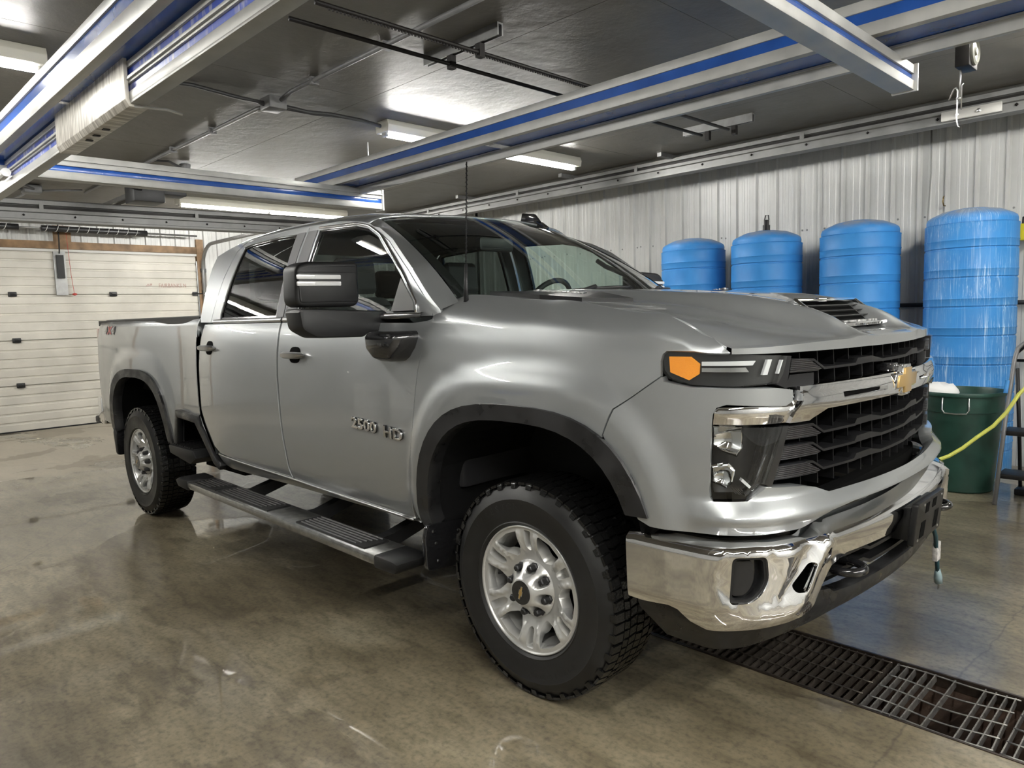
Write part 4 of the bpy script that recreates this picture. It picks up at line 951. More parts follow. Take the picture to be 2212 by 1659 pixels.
TRY0, TRY1, TRX0, TRX1, TD = -.235, .215, -1.6, 3.2, .34
b = B()
for (a, c, d, e) in ((X0, X1, Y0, TRY0), (X0, X1, TRY1, Y1), (X0, TRX0, TRY0, TRY1), (TRX1, X1, TRY0, TRY1)):
    b.add([(a, d, 0), (c, d, 0), (c, e, 0), (a, e, 0)], [(0, 1, 2, 3)])
b.add([(X0, Y0, -.45), (X1, Y0, -.45), (X1, Y1, -.45), (X0, Y1, -.45)], [(0, 1, 2, 3)])
fl = struct(mesh('floor', b.V, b.F, CONC))
RUST = mat('rusty_dirt', (.075, .045, .03), .75, var=.6, vscale=7, bump=.8, bscale=30)
b = B(); b.add([(TRX0, TRY0, 0), (TRX1, TRY0, 0), (TRX1, TRY1, 0), (TRX0, TRY1, 0), (TRX0, TRY0, -TD), (TRX1, TRY0, -TD), (TRX1, TRY1, -TD), (TRX0, TRY1, -TD)], [(0, 4, 5, 1), (3, 2, 6, 7), (0, 3, 7, 4), (1, 5, 6, 2), (4, 7, 6, 5)])
mesh('drain_trench', b.V, b.F, RUST, fl)
b = B(); rnd = random.Random(5)
for k in range(26):
    x = rnd.uniform(1.0, 2.4); y = rnd.uniform(TRY0+.06, TRY1-.06); a = rnd.uniform(0, PI); r = rnd.uniform(.02, .10); h = rnd.uniform(.01, .05)
    b.prism([(x+r*math.cos(a+q)*rnd.uniform(.6, 1.2), y+r*math.sin(a+q)*rnd.uniform(.5, 1.1)) for q in (0, 1.1, 2.2, 3.3, 4.4, 5.4)], lambda u, v, d: (u, v, d), -TD, -TD+h)
o = b.build('trench_debris', mat('muddy_debris', (.20, .14, .09), .6, var=.5, vscale=20), fl); o['kind'] = 'stuff'
B().box(TRX0, TRX1, TRY0-.006, TRY0+.004, -.05, .003).build('drain_edge_angle', mat('dark_rusty_steel', (.06, .045, .035), .4, .6, var=.4, vscale=30), fl)
B().box(TRX0, TRX1, TRY1-.004, TRY1+.006, -.05, .003).build('drain_edge_angle', bpy.data.materials['dark_rusty_steel'], fl)
# gratings: bearing bars across, twisted rods along
GALV = mat('galvanised_steel', (.33, .32, .30), .38, .8, var=.35, vscale=40)
GDARK = mat('oily_dark_steel', (.10, .085, .07), .4, .6, var=.4, vscale=30)
def serr_bar(y0, y1):
    b = B(); n = 34
    top = []
    for k in range(n): 
        y = y0+(y1-y0)*k/n; d = (y1-y0)/n
        top += [(y, -.006), (y+d*.5, -.001)]
    b.prism([(y0, -.032)]+[(y1, -.032), (y1, -.004)]+top[::-1], lambda u, v, d: (d, u, v), -.0022, .0022)
    return b
barm = None
def grating(x0, x1, lab, m, skip=(), bent=False):
    global barm
    g_ = empty('drain_grate', lab, 'grate', ((x0+x1)/2, 0, 0))
    n = int((x1-x0-.01)/.0335)
    for k in range(n+1):
        x = x0+.008+k*.0335-(x0+x1)/2
        if k in skip: continue
        if barm is None or barm[0] is not m:
            o = serr_bar(TRY0+.006, TRY1-.006).build('bearing_bar', m, g_); barm = (m, o.data)
        else: o = link('bearing_bar', barm[1], g_)
        o.location = (x, 0, 0)
        if bent and k % 5 == 2: o.rotation_euler = (0, 0, .03)
    for y in (TRY0+.02, -.125, -.02, .085, TRY1-.02):
        P = []
        for k in range(25):
            x = x0+.004+(x1-x0-.008)*k/24-(x0+x1)/2; u = k/24
            dz = -.035*math.sin(u*PI)**2 if bent and -.2 < y < .15 else 0
            P.append((x, y+(.006*math.sin(u*7) if bent else 0), -.005+dz*.3))
        b = B(); b.tube(P, .0035, 6); b.build('cross_rod', m, g_, smooth=True)
    return g_
grating(-1.59, -.72, 'dark drain grating furthest back under the truck', GDARK)
grating(-.71, .16, 'dark drain grating under the front axle of the truck', GDARK)
grating(.17, .925, 'dark oily drain grating just emerging from under the chrome bumper', GDARK)
grating(.935, 1.36, 'bent galvanised drain grating with missing bars over the dirty trench', GALV, (5, 7, 8), True)
grating(1.37, 2.27, 'intact galvanised drain grating at the lower right corner', GALV)
grating(2.28, 3.19, 'galvanised drain grating beyond the lower right corner, outside the view', GALV)

# ceiling: painted sheets with seams and a few stains
CEIL = bpy.data.materials.new('painted_ceiling_board'); CEIL.use_nodes = True
nt, L, bs_ = nodes(CEIL); tc = nt.new('ShaderNodeTexCoord')
c1 = noise(.9, 5, .6, .3); c2 = noise(14, 6, .7); c3 = noise(.45, 2, .5)
cb_ = ramp(nt, L, c1.outputs['Fac'], [(.30, (.10, .090, .074)), (.55, (.14, .128, .106)), (.75, (.18, .166, .14))]).outputs[0]
geo = nt.new('ShaderNodeSeparateXYZ'); L.new(tc.outputs['Object'], geo.inputs[0])
stain = None
for (sx_, sy_, r_) in ((-3.75, .15, .55), (-7.6, 2.6, .8), (-4.9, 3.1, .5)):
    dx = math_('MULTIPLY', math_('SUBTRACT', geo.outputs[0], sx_), .6); dy = math_('SUBTRACT', geo.outputs[1], sy_)
    dd = math_('SQRT', math_('ADD', math_('MULTIPLY', dx, dx), math_('MULTIPLY', dy, dy)))
    m_ = math_('MULTIPLY', mrange(dd, 0, r_, 1, 0), mrange(c2.outputs['Fac'], .42, .62, .1, 1))
    stain = m_ if stain is None else math_('MAXIMUM', stain, m_)
L.new(mixc(math_('MULTIPLY', stain, .7), cb_, (.12, .11, .10)), bs_.inputs['Base Color']); bs_.inputs['Roughness'].default_value = .42
bs_.inputs['Specular IOR Level'].default_value = .35
bpc = nt.new('ShaderNodeBump'); bpc.inputs['Strength'].default_value = .5; bpc.inputs['Distance'].default_value = .01; L.new(noise(7, 5, .6).outputs['Fac'], bpc.inputs['Height']); L.new(bpc.outputs[0], bs_.inputs['Normal'])
ce = struct(mesh('ceiling', [(X0, Y0, ZC+.03), (X1, Y0, ZC+.03), (X1, Y1, ZC+.03), (X0, Y1, ZC+.03)], [(3, 2, 1, 0)], CEIL))
xs = np.arange(X0, X1, 2.44); ys = np.arange(Y0+.07, Y1, 1.22)
pm_ = None
for i, x in enumerate(xs):
    for j, y in enumerate(ys):
        xa, xb = x+.0015, min(x+2.4385, X1); ya, yb = y+.0015, min(y+1.2185, Y1)
        if i == 0 and j == 0: ya = Y0
        B().box(xa, xb, ya, yb, ZC, ZC+.02).build('ceiling_panel', CEIL, ce)
# walls
WALL = mat('white_painted_steel', (.55, .555, .54), .36, 0, var=.10, vscale=3, spec=.6)
WSCR = mat('screw_head', (.25, .25, .25), .4, .6)
def ribbed(x0, n, y, z0, z1, flip, axis, parent, w=.915):
    """corrugated wall sheets; axis 'x' runs along x at y; 'y' runs along y at x=y"""
    pitch = w/4; prof = [(0, 0)]
    for k in range(4):
        a = k*pitch; prof += [(a+.008, 0), (a+.020, .027), (a+.040, .027), (a+.052, 0), (a+.098, 0), (a+.104, .004), (a+.124, .004), (a+.130, 0), (a+.160, 0), (a+.166, .004), (a+.186, .004), (a+.192, 0)]
    prof.append((w-.001, 0)); me = None
    for i in range(n):
        V = []; s = -1 if flip else 1
        for (a, d) in prof:
            p = x0+i*w+a
            for z in (z0, z1): V.append((p, y+s*d, z) if axis == 'x' else (y+s*d, p, z))
        k = len(prof); mesh('wall_sheet', V, [(2*j, 2*j+2, 2*j+3, 2*j+1) for j in range(k-1)], WALL, parent)
wr = struct(mesh('wall_right', [(X0, Y1+.05, -.45), (X1, Y1+.05, -.45), (X1, Y1+.05, ZC), (X0, Y1+.05, ZC)], [(0, 1, 2, 3)], WALL))
ribbed(X0+.01, 18, Y1+.015, -.01, ZC, True, 'x', wr)
b = B(); rnd = random.Random(11); pitch = .915/4
for z in (2.22, 1.20):
    for k in range(70):
        x = X0+.01+k*pitch+.08; 
        for dx in ((0,) if rnd.random() < .7 else (0, .05)):
            b.lathe([(0, -.006), (.009, -.004), (.010, .0)], (x+dx, Y1+.014, z+rnd.uniform(-.008, .008)), 'y', 8)
b.build('wall_screws', WSCR, wr)['kind'] = 'stuff'
b = B(); b.tube([(-6, Y1-.05, 1.43), (X1-.1, Y1-.05, 1.41)], .020, 8); tag(b.build('wall_pipe', DARKMETAL, None, smooth=True), 'thin dark pipe running along the ribbed wall behind the blue tanks', 'pipe')
wn_ = struct(mesh('wall_left', [(X0, Y0, -.45), (X1, Y0, -.45), (X1, Y0, ZC), (X0, Y0, ZC)], [(3, 2, 1, 0)], WALL)); ribbed(X0+.01, 18, Y0+.02, 0, ZC, False, 'x', wn_)
wf = struct(mesh('wall_front', [(X1, Y0, -.45), (X1, Y1, -.45), (X1, Y1, ZC), (X1, Y0, ZC)], [(0, 1, 2, 3)], WALL)); ribbed(Y0, 12, X1-.02, 0, ZC, True, 'y', wf)
wb = struct(mesh('wall_back', [(X0-.25, Y0, -.45), (X0-.25, Y1, -.45), (X0-.25, Y1, ZC), (X0-.25, Y0, ZC)], [(3, 2, 1, 0)], WALL))
ribbed(2.02, 3, X0-.01, 0, ZC, False, 'y', wb, .87); ribbed(-6.98, 4, X0-.01, 0, ZC, False, 'y', wb)
ribbed(-3.32, 6, X0-.01, 2.66, ZC, False, 'y', wb, .89)
WOOD = mat('rough_lumber', (.27, .165, .085), .6, var=.45, vscale=8)
B().box(X0-.06, X0+.03, -3.35, 1.98, 2.57, 2.675).build('door_header_board', WOOD, wb)
B().box(X0-.06, X0+.04, 1.90, 2.01, 0, 2.80).build('door_jamb_board', WOOD, wb)
B().box(X0-.06, X0+.035, -.10, .12, 2.675, 2.90).build('header_block', WOOD, wb)
B().box(X0-.06, X0+.04, -3.45, -3.32, 0, 2.80).build('door_jamb_board', WOOD, wb)
# sectional garage door
DOORM = mat('dirty_cream_door', (.60, .575, .51), .42, var=.18, vscale=2.2)
dr = struct(mesh('door_1', [(X0-.08, -3.34, 0), (X0-.08, 1.92, 0), (X0-.08, 1.92, 2.56), (X0-.08, -3.34, 2.56)], [(3, 2, 1, 0)], DOORM))
zs = [0.015, .655, 1.285, 1.925, 2.545]
HINGE = mat('black_hinge_steel', (.03, .03, .03), .4, .6)
for i in range(4):
    z0, z1 = zs[i]+.003, zs[i+1]-.003; V = []; pr = []
    n = 5; h = (z1-z0)/n
    for k in range(n):
        pr += [(z0+k*h, 0), (z0+k*h+h*.70, 0), (z0+k*h+h*.78, .010), (z0+k*h+h*.92, .010)]
    pr.append((z1, 0))
    V = []
    for (z, d) in pr: V += [(X0+.005-d, -3.32, z), (X0+.005-d, 1.885, z)]
    V += [(X0-.06, -3.32, z1), (X0-.06, 1.885, z1), (X0-.06, -3.32, z0), (X0-.06, 1.885, z0)]; k = len(pr)
    mesh('door_section', V, [(2*j, 2*j+1, 2*j+3, 2*j+2) for j in range(k)]+[(2*k+2, 2*k+3, 1, 0)], DOORM, dr)
    sec = [o for o in dr.children][-1]
    if i:
        ys_ = [-.655, .64] if i < 3 else [-.655, .622]
        if i == 3: ys_ = [-.655, .622, -1.95]
        for y in ys_+[-1.95, -3.2]:
            b = B(); b.box(X0+.005, X0+.035, y-.05, y+.05, z0-.035, z0+.03); b.box(X0+.03, X0+.05, y-.03, y+.03, z0-.012, z0+.012); b.build('hinge', HINGE, sec, bevel=.005)
        b = B(); b.box(X0+.005, X0+.03, 1.80, 1.88, z0-.03, z0+.03); b.tube([(X0+.04, 1.78, z0), (X0+.04, 1.99, z0)], .008, 6); b.build('roller_hinge', DARKMETAL, sec)
B().box(X0-.02, X0+.012, -3.32, 1.885, 0, .02).build('door_bottom_seal', BLACK, dr)
B().box(X0-.01, X0+.03, -3.34, 1.90, 2.53, 2.565).build('door_top_seal', mat('pale_weatherstrip', (.62, .61, .58), .5), dr)
T_ = text_mesh('FAIRBANKS N', .085, .002, lambda x, y, z: (X0+.007+z, 1.50+x*.78, 2.055+y), 'door_lettering', mat('faded_red_print', (.34, .20, .17), .5), dr, 1.05)
b = B(); b.prism([(1.10, 2.045), (1.18, 2.052), (1.19, 2.06), (1.10, 2.055)], lambda u, v, d: (X0+.006+d, u, v), 0, .002); b.prism([(1.12, 2.07), (1.15, 2.072), (1.15, 2.08), (1.12, 2.078)], lambda u, v, d: (X0+.006+d, u, v), 0, .002)
b.prism([(1.16, 2.07), (1.19, 2.07), (1.19, 2.085), (1.165, 2.085)], lambda u, v, d: (X0+.006+d, u, v), 0, .002); b.build('door_print', bpy.data.materials['faded_red_print'], dr)
# curved track at the jamb
GAL2 = mat('dull_galvanised', (.30, .30, .295), .4, .75, var=.2, vscale=15)
t_ = empty('door_track', 'grey curved roller track beside the right jamb of the garage door', 'track', (X0+.07, 1.97, 0))
b = B(); P = [(0, 0, .02), (0, 0, 2.28)]+[(.42-.42*math.cos(q), 0, 2.28+.42*math.sin(q)) for q in np.linspace(.15, PI/2, 8)]+[(2.25, 0, 2.71)]
b.tube(P, .028, 8); b.build('rail', GAL2, t_, smooth=True)
for z in (.7, 1.3, 1.95, 2.3): B().box(-.05, .01, -.03, .05, z-.03, z+.03).build('track_bracket', DARKMETAL, t_)
tr2 = empty('door_track', 'straight galvanised track plate flat against the garage door jamb', 'track', (X0+.03, 1.915, 0)); B().box(-.010, .0, -.035, .015, 0, 2.45).build('plate', GAL2, tr2)
# torsion spring
sp = empty('torsion_spring', 'dark torsion spring with pale painted stripes above the garage door', 'spring', (X0+.22, -.9, 2.83))
b = B(); b.tube([(0, -3.0, 0), (0, 2.75, 0)], .014, 8); b.build('shaft', GAL2, sp, smooth=True)
for y0, y1, nm in ((-2.2, .35, 'coil'), (.62, 2.0, 'coil')):
    b = B(); b.tube([(0, y0+(y1-y0)*k/6, 0) for k in range(7)], .042, 14); b.build('coil', DARKMETAL, sp, smooth=True)
    n = int((y1-y0)/.13)
    if y0 < 0: sme = B().tube([(.043*math.cos(q), .05*q/PI, .043*math.sin(q)) for q in np.linspace(-1.9, 1.9, 9)], .004, 5).build('painted_stripe', mat('pale_paint', (.6, .6, .58), .5), sp); sme.location = (0, y0-.07, 0); sme = sme.data
    for k in range(n): o = link('painted_stripe', sme, sp); o.location = (0, y0+.06+k*.13, 0)
# opener arm + operator
def sh(b, o): b.V = [(v[0]+o[0], v[1]+o[1], v[2]+o[2]) for v in b.V]; return b
OO = (X0+.03, -.05, 2.2)
op = sh(B().box(-.02, .015, -.075, .075, -.29, .33), OO).build('opener_bracket', GAL2, dr)
sh(B().box(.015, .05, -.045, .045, -.05, .28), OO).build('lever', BLACK, op); sh(B().tube([(.03, .0, .3), (.06, .0, .45), (.08, .0, .72)], .010, 6), OO).build('strap', BLACK, op)
b = B(); b.tube([(.05, .10, .60), (.05, .12, 0), (.05, .14, -.26)], .003, 4); b.lathe([(0, -.03), (.03, -.02), (.03, 0), (0, .01)], (.05, .145, -.27), 'z', 10); sh(b, OO).build('release_cord', mat('red_cord', (.5, .05, .04), .5), op)
mo = empty('door_opener', 'dark ceiling mounted garage door opener box with rails and loose cable', 'opener', (-6.75, .05, 2.90))
B().box(-.14, .16, -.18, .14, -.12, .10).build('motor_box', BLACK, mo, bevel=.01); B().box(-.10, .10, .14, .40, -.02, .09).build('control_box', BLACK, mo, bevel=.01)
for y in (-.05, .05): B().box(-3.2, -.14, y-.012, y+.012, .0, .05).build('rail', GAL2, mo)
b = B(); b.tube([(.15, -.10, 0), (.20, -.25, .02), (.15, -.36, .10), (.05, -.38, .19)], .014, 8); b.build('cable', BLACK, mo, smooth=True)
for y in (.30, .34): B().box(-.02, .0, y-.02, y+.02, .0, .20).build('hanger', GAL2, mo)
# ------------------------------------------------------------------ lights
TUBE = mat('lit_fluorescent_tube', (1, 1, 1), .5, emit=((1.0, .985, .94), TUBE_POWER))
FIXT = mat('cream_fixture_housing', (.62, .60, .52), .4)
ENDC = mat('clear_socket', (.55, .55, .52), .3)
def light(x, y0, label, cable=None):
    L_ = empty('ceiling_light', label, 'light', (x, (y0+y0+2.46)/2, 3.0), 0, 'eight foot fluorescent lights')
    h = B(); h.prism([(-.085, -.004), (-.095, .05), (-.08, .092), (.08, .092), (.095, .05), (.085, -.004)], lambda u, v, d: (u, d, v+.008), -1.25, 1.25); hb = h.build('housing', FIXT, L_, bevel=.004)
    for a, c in ((-1.215, -.012), (.012, 1.215)):
        b = B(); b.tube([(0, a+.02, -.012), (0, c-.02, -.012)], .0195, 12); b.build('tube', TUBE, L_, smooth=True)
    for y in (-1.22, 0, 1.22): B().box(-.03, .03, y-.014, y+.014, -.03, .012).build('lamp_socket', ENDC, L_, bevel=.004)
    for y in (-.9, -.3, .3, .9): B().box(.074, .080, y-.012, y+.012, .02, .07).build('clip', ENDC, L_)
    return L_
lights = [(-3.34, .84, 'lit fluorescent fixture half hidden behind the middle blue striped beam'),
          (-8.0, .86, 'lit fluorescent fixture above the truck cab, nearest the garage door'),
          (-3.30, -4.12, 'lit fluorescent fixture at the upper left edge behind the sloping beams'),
          (-8.0, -4.1, 'lit fluorescent fixture at the far left near the garage door, outside the view'),
          (1.45, .9, 'lit fluorescent fixture over the truck hood, outside the view'),
          (1.45, -4.1, 'lit fluorescent fixture behind the camera, outside the view'),
          (3.7, -4.1, 'fluorescent fixture added as fill over the empty front corner, outside the view'),  # this and the next two: unseen fixtures added to brighten the truck front
          (3.7, -1.3, 'fluorescent fixture added as fill ahead of the truck grille, outside the view'),
          (5.6, -1.3, 'fluorescent fixture added as fill by the front wall, outside the view')]
for a in lights: light(*a)
# ------------------------------------------------------------------ ceiling conduits and cables
PVC = mat('grey_conduit', (.19, .19, .19), .45, var=.25, vscale=12)
CAB = mat('dark_cable', (.05, .05, .05), .5)
c_ = empty('conduit', 'grey electrical conduit running lengthwise under the ceiling with a junction box', 'conduit', (0, 0, 0))
b = B(); b.tube([(X0+2, -.17, 3.075), (-3.55, -.17, 3.075), (-3.40, -.18, 3.05)], .016, 8); b.tube([(-3.16, -.18, 3.05), (-3.0, -.18, 3.075), (2.5, -.18, 3.075)], .016, 8); b.build('pipe', PVC, c_, smooth=True)
B().box(-3.36, -3.20, -.25, -.11, 3.0, 3.09).build('junction_box', PVC, c_, bevel=.012)
for x in (-.9, -1.85, -2.7, -4.4, -5.3): B().box(x-.012, x+.012, -.20, -.14, 3.05, 3.10).build('strap', PVC, c_)
c_ = empty('cable', 'dark cable sagging under the ceiling between the junction box and the middle light', 'cable', (0, 0, 0))
b = B(); b.tube([(-3.29, -.25, 3.045), (-3.29, -.45, 3.05), (-3.31, -.75, 3.08), (-3.33, -1.2, 3.07)], .014, 6); b.tube([(-3.29, -.25, 3.03), (-3.30, -.35, 3.055), (-3.31, -.55, 3.06)], .009, 6)
b.tube([(-3.28, -.11, 3.045), (-3.28, .10, 3.035), (-3.29, .30, 3.055), (-3.31, .60, 3.06), (-3.33, .80, 3.05)], .016, 6); b.tube([(-3.28, -.11, 3.03), (-3.29, .15, 3.03), (-3.30, .40, 3.05)], .010, 6); b.build('sheath', CAB, c_, smooth=True)
c_ = empty('junction_box', 'small dark junction box on the ceiling behind the far striped cross beam', 'electrical box', (-5.95, .18, 3.05)); B().lathe([(.05, -.04), (.055, .04)], (0, 0, 0), 'z', 12).build('box', PVC, c_); b = B(); b.tube([(0, -.04, 0), (.1, -.2, .03), (.05, -.35, .03)], .012, 6); b.build('lead', CAB, c_)
c_ = empty('junction_box', 'grey junction box with crossing conduits near the garage door ceiling', 'electrical box', (-8.1, -.75, 3.04)); B().box(-.09, .09, -.09, .09, -.04, .05).build('box', PVC, c_, bevel=.01)
b = B(); b.tube([(-.09, 0, 0), (-.5, .02, .02), (-1.2, .0, .03)], .014, 6); b.tube([(.09, 0, 0), (.4, -.3, .03), (1.6, -.5, .03)], .014, 6); b.tube([(0, .09, 0), (.1, .5, .03)], .014, 6); b.tube([(0, -.09, 0), (-.1, -.6, .02), (.0, -1.6, .02)], .014, 6); b.build('conduit_run', PVC, c_, smooth=True)
# threaded rods and strut channel under the ceiling (two black bars on a strut)
RODM = mat('black_steel_rod', (.018, .016, .015), .5, .5)
for (x, lab) in ((-1.375, 'front of the two long black bars crossing under the ceiling, its underside toothed'), (-1.635, 'rear of the two long black bars crossing under the ceiling')):
    c_ = empty('hanger_bar', lab, 'bar', (x, 0, 2.98))
    b = B(); b.tube([(0, -.92, 0), (0, 3.05, 0)], .013, 8); b.build('bar', RODM, c_, smooth=True)
    if x > -1.5:
        b = B()
        for k in range(110): b.box(-.004, .004, -.85+k*.022, -.84+k*.022, -.02, -.008)
        b.build('teeth', RODM, c_)['kind'] = 'stuff'
    for y in (.155, 3.155): B().box(-.02, .02, y-.02, y+.02, -.028, .05).build('clamp', RODM, c_)
for (y, lab) in ((.155, 'short steel strut channel on the ceiling carrying the two black bars above the truck roof'), (3.155, 'short steel strut channel on the ceiling near the right wall')):
    c_ = empty('strut_channel', lab, 'channel', (-1.54, y, 3.06)); B().prism([(-.022, .04), (-.022, -.03), (-.012, -.03), (-.012, .03), (.012, .03), (.012, -.03), (.022, -.03), (.022, .04)], lambda u, v, d: (d, u, v), -.34, .34).build('channel', GAL2, c_)

# ------------------------------------------------------------------ wash gantry beams
ALU = mat('weathered_aluminium', (.46, .46, .44), .42, .35, var=.22, vscale=6, noise_rough=.15)
ALUD = mat('dull_grey_aluminium', (.24, .24, .235), .42, .4, var=.25, vscale=6, noise_rough=.15)
BLUE = mat('glossy_blue_panel', (.018, .085, .36), .22, coat=.4, var=.25, vscale=5)
BLUEW = mat('chalky_blue_panel', (.05, .10, .45), .3, coat=.3, var=.3, vscale=5)
nt_ = BLUEW.node_tree; n_ = nt_.nodes.new('ShaderNodeTexNoise'); n_.inputs['Scale'].default_value = 6; n_.inputs['Detail'].default_value = 8
mp_ = nt_.nodes.new('ShaderNodeMapping'); mp_.inputs['Scale'].default_value = (5, 1, 1.5); tc_ = nt_.nodes.new('ShaderNodeTexCoord'); rr_ = nt_.nodes.new('ShaderNodeMapRange'); rr_.inputs[1].default_value = .50; rr_.inputs[2].default_value = .66
mm_ = nt_.nodes.new('ShaderNodeMix'); mm_.data_type = 'RGBA'; mm_.inputs[6].default_value = (.03, .08, .5, 1); mm_.inputs[7].default_value = (.42, .44, .60, 1)
nt_.links.new(tc_.outputs['Object'], mp_.inputs[0]); nt_.links.new(mp_.outputs[0], n_.inputs['Vector']); nt_.links.new(n_.outputs['Fac'], rr_.inputs[0]); nt_.links.new(rr_.outputs[0], mm_.inputs[0]); nt_.links.new(mm_.outputs[2], nt_.nodes['Principled BSDF'].inputs['Base Color'])
SLEEVE = mat('streaked_aluminium_sleeve', (.50, .48, .44), .4, .15)
nt_ = SLEEVE.node_tree; n_ = nt_.nodes.new('ShaderNodeTexNoise'); n_.inputs['Scale'].default_value = 5; n_.inputs['Detail'].default_value = 8
mp_ = nt_.nodes.new('ShaderNodeMapping'); mp_.inputs['Scale'].default_value = (12, 1, 1.2); tc_ = nt_.nodes.new('ShaderNodeTexCoord'); rr_ = nt_.nodes.new('ShaderNodeValToRGB')
rr_.color_ramp.elements[0].position = .36; rr_.color_ramp.elements[0].color = (.36, .33, .28, 1); rr_.color_ramp.elements[1].position = .62; rr_.color_ramp.elements[1].color = (.80, .77, .70, 1)
nt_.links.new(tc_.outputs['Object'], mp_.inputs[0]); nt_.links.new(mp_.outputs[0], n_.inputs['Vector']); nt_.links.new(n_.outputs['Fac'], rr_.inputs[0]); nt_.links.new(rr_.outputs[0], nt_.nodes['Principled BSDF'].inputs['Base Color'])
def xbeam(x0, x1, y, z0, z1, stripes, thick, name, m, parent, blue):
    """vertical face at y looking towards -y, with recessed blue stripes (zlo, zhi)"""
    b = B(); zz = [z0]+[q for s in stripes for q in s]+[z1]
    for i in range(0, len(zz)-1):
        rec = i % 2 == 1; d = .012 if rec else 0
        if rec: continue
        b.box(x0, x1, y, y+thick, zz[i], zz[i+1])
    b.build(name, m, parent, bevel=.003)
    for i, (a, c) in enumerate(stripes): B().box(x0+.002, x1-.002, y+.010, y+thick-.004, a, c).build('blue_strip', blue, parent)
# longitudinal beam over the truck
g1 = empty('gantry_beam', 'long blue striped aluminium beam running lengthwise over the truck roof', 'beam', (0, 0, 0))
xbeam(-4.75, 2.6, .76, 2.665, 2.83, [(2.725, 2.78)], .05, 'face_rail', ALU, g1, BLUE)
B().box(-4.75, 2.6, .81, 1.0, 2.668, 2.676).build('blue_underside', BLUE, g1)
B().box(-4.75, 2.6, 1.0, 1.035, 2.60, 2.70).build('rear_flange', ALU, g1, bevel=.003); B().box(-4.75, 2.6, .985, 1.0, 2.655, 2.665).build('flange_lip', ALU, g1)
for x in (-2.05,): B().box(x, x+.09, .80, 1.0, 2.658, 2.667).build('splice_plate', CHROME, g1)
for x in (1.9,):
    b = B(); b.tube([(x, .9, 2.7), (x, .9, 3.1)], .008, 6); b.build('hanger_rod', GAL2, g1)
# left pair
g2 = empty('gantry_beam', 'blue striped aluminium beam at the far upper left, under the bright tube', 'beam', (0, 0, 0))
xbeam(-6.6, 1.2, -1.86, 2.564, 2.742, [(2.637, 2.698)], .045, 'face_rail', ALU, g2, BLUE)
B().box(-6.6, 1.2, -1.815, -1.70, 2.568, 2.577).build('blue_underside', BLUE, g2)
for x in (-2.35,): B().box(x, x+.04, -1.815, -1.758, 2.562, 2.567).build('splice_plate', CHROME, g2)
for x in (-6.0, .6):
    b = B(); b.tube([(x, -1.78, 2.58), (x, -1.78, 3.1)], .008, 6); b.build('hanger_rod', GAL2, g2)
g3 = empty('carriage_rail', 'dirty double striped carriage rail with a streaked metal sleeve, upper left', 'rail', (0, 0, 0))
xbeam(-6.6, 1.2, -1.755, 2.395, 2.56, [(2.436, 2.468), (2.500, 2.532)], .055, 'rail', ALU, g3, BLUEW)
B().box(-6.6, 1.2, -1.765, -1.745, 2.478, 2.492).build('centre_ridge', ALU, g3, bevel=.003)
B().box(-6.6, 1.2, -1.755, -1.69, 2.385, 2.397).build('bottom_flange', ALU, g3, bevel=.002)
sl = B(); sl.prism([(-1.772, 2.574), (-1.775, 2.40), (-1.760, 2.372), (-1.685, 2.372), (-1.685, 2.385), (-1.752, 2.385), (-1.757, 2.405), (-1.757, 2.574)], lambda u, v, d: (d, u, v), -2.62, -1.50); sl.build('sleeve', SLEEVE, g3, bevel=.002)
b = B(); b.tube([(-1.5, -1.74, 2.375), (-1.46, -1.62, 2.372), (-1.45, -1.56, 2.36)], .006, 6); b.build('latch', ALU, g3)
b = B(); b.tube([(-3.95, -1.79, 2.45), (-3.80, -1.79, 2.455)], .028, 12); b.build('sensor', mat('white_plastic', (.7, .7, .68), .4), g3)
for x, z in ((-2.1, 2.371), (-2.22, 2.371), (-1.95, 2.371)): B().box(x-.012, x+.012, -1.74, -1.71, z-.004, z).build('bolt', RODM, g3)
def ybeam(x, y0, y1, z0, z1, stripe, depth, parent, dirn=1):
    """beam across the bay, face at x looking towards +x"""
    for (a, c, nm, m, off) in ((z0, stripe[0], 'face_rail', ALU, 0), (stripe[1], z1, 'face_rail', ALU, 0), (stripe[0], stripe[1], 'blue_strip', BLUE, .01)):
        B().box(x-depth, x-off, y0, y1, a, c).build(nm, m, parent, bevel=.002)
g4 = empty('gantry_beam', 'striped aluminium cross beam spanning the bay behind the truck cab', 'beam', (0, 0, 0))
ybeam(-4.0, -3.4, 1.25, 2.48, 2.655, (2.535, 2.575), .10, g4); B().box(-4.11, -3.985, 1.25, 1.262, 2.47, 2.66).build('end_plate', mat('white_end_plate', (.7, .7, .68), .4), g4)
B().box(-4.0, -3.985, -3.4, 1.25, 2.61, 2.618).build('groove_ridge', ALU, g4)
for y in (-1.5, 1.15):
    b = B(); b.tube([(-4.05, y, 2.65), (-4.05, y, 3.1)], .008, 6); b.build('hanger_rod', GAL2, g4)
g5 = empty('gantry_beam', 'blue striped cross beam with reflections hanging in front of the long beam, upper right', 'beam', (0, 0, 0))
ybeam(.65, -4.2, 1.20, 2.495, 2.615, (2.54, 2.572), .10, g5); B().box(.545, .665, 1.20, 1.212, 2.49, 2.62).build('end_plate', bpy.data.materials['white_end_plate'], g5)
for y in (1.13, -2.5):
    b = B(); b.tube([(.60, y, 2.61), (.60, y, 3.1)], .008, 6); b.build('hanger_rod', GAL2, g5)
g6 = empty('gantry_beam', 'pale beam end just showing at the upper right corner', 'beam', (0, 0, 0)); ybeam(1.42, .9, 2.5, 2.62, 2.74, (2.66, 2.69), .06, g6)
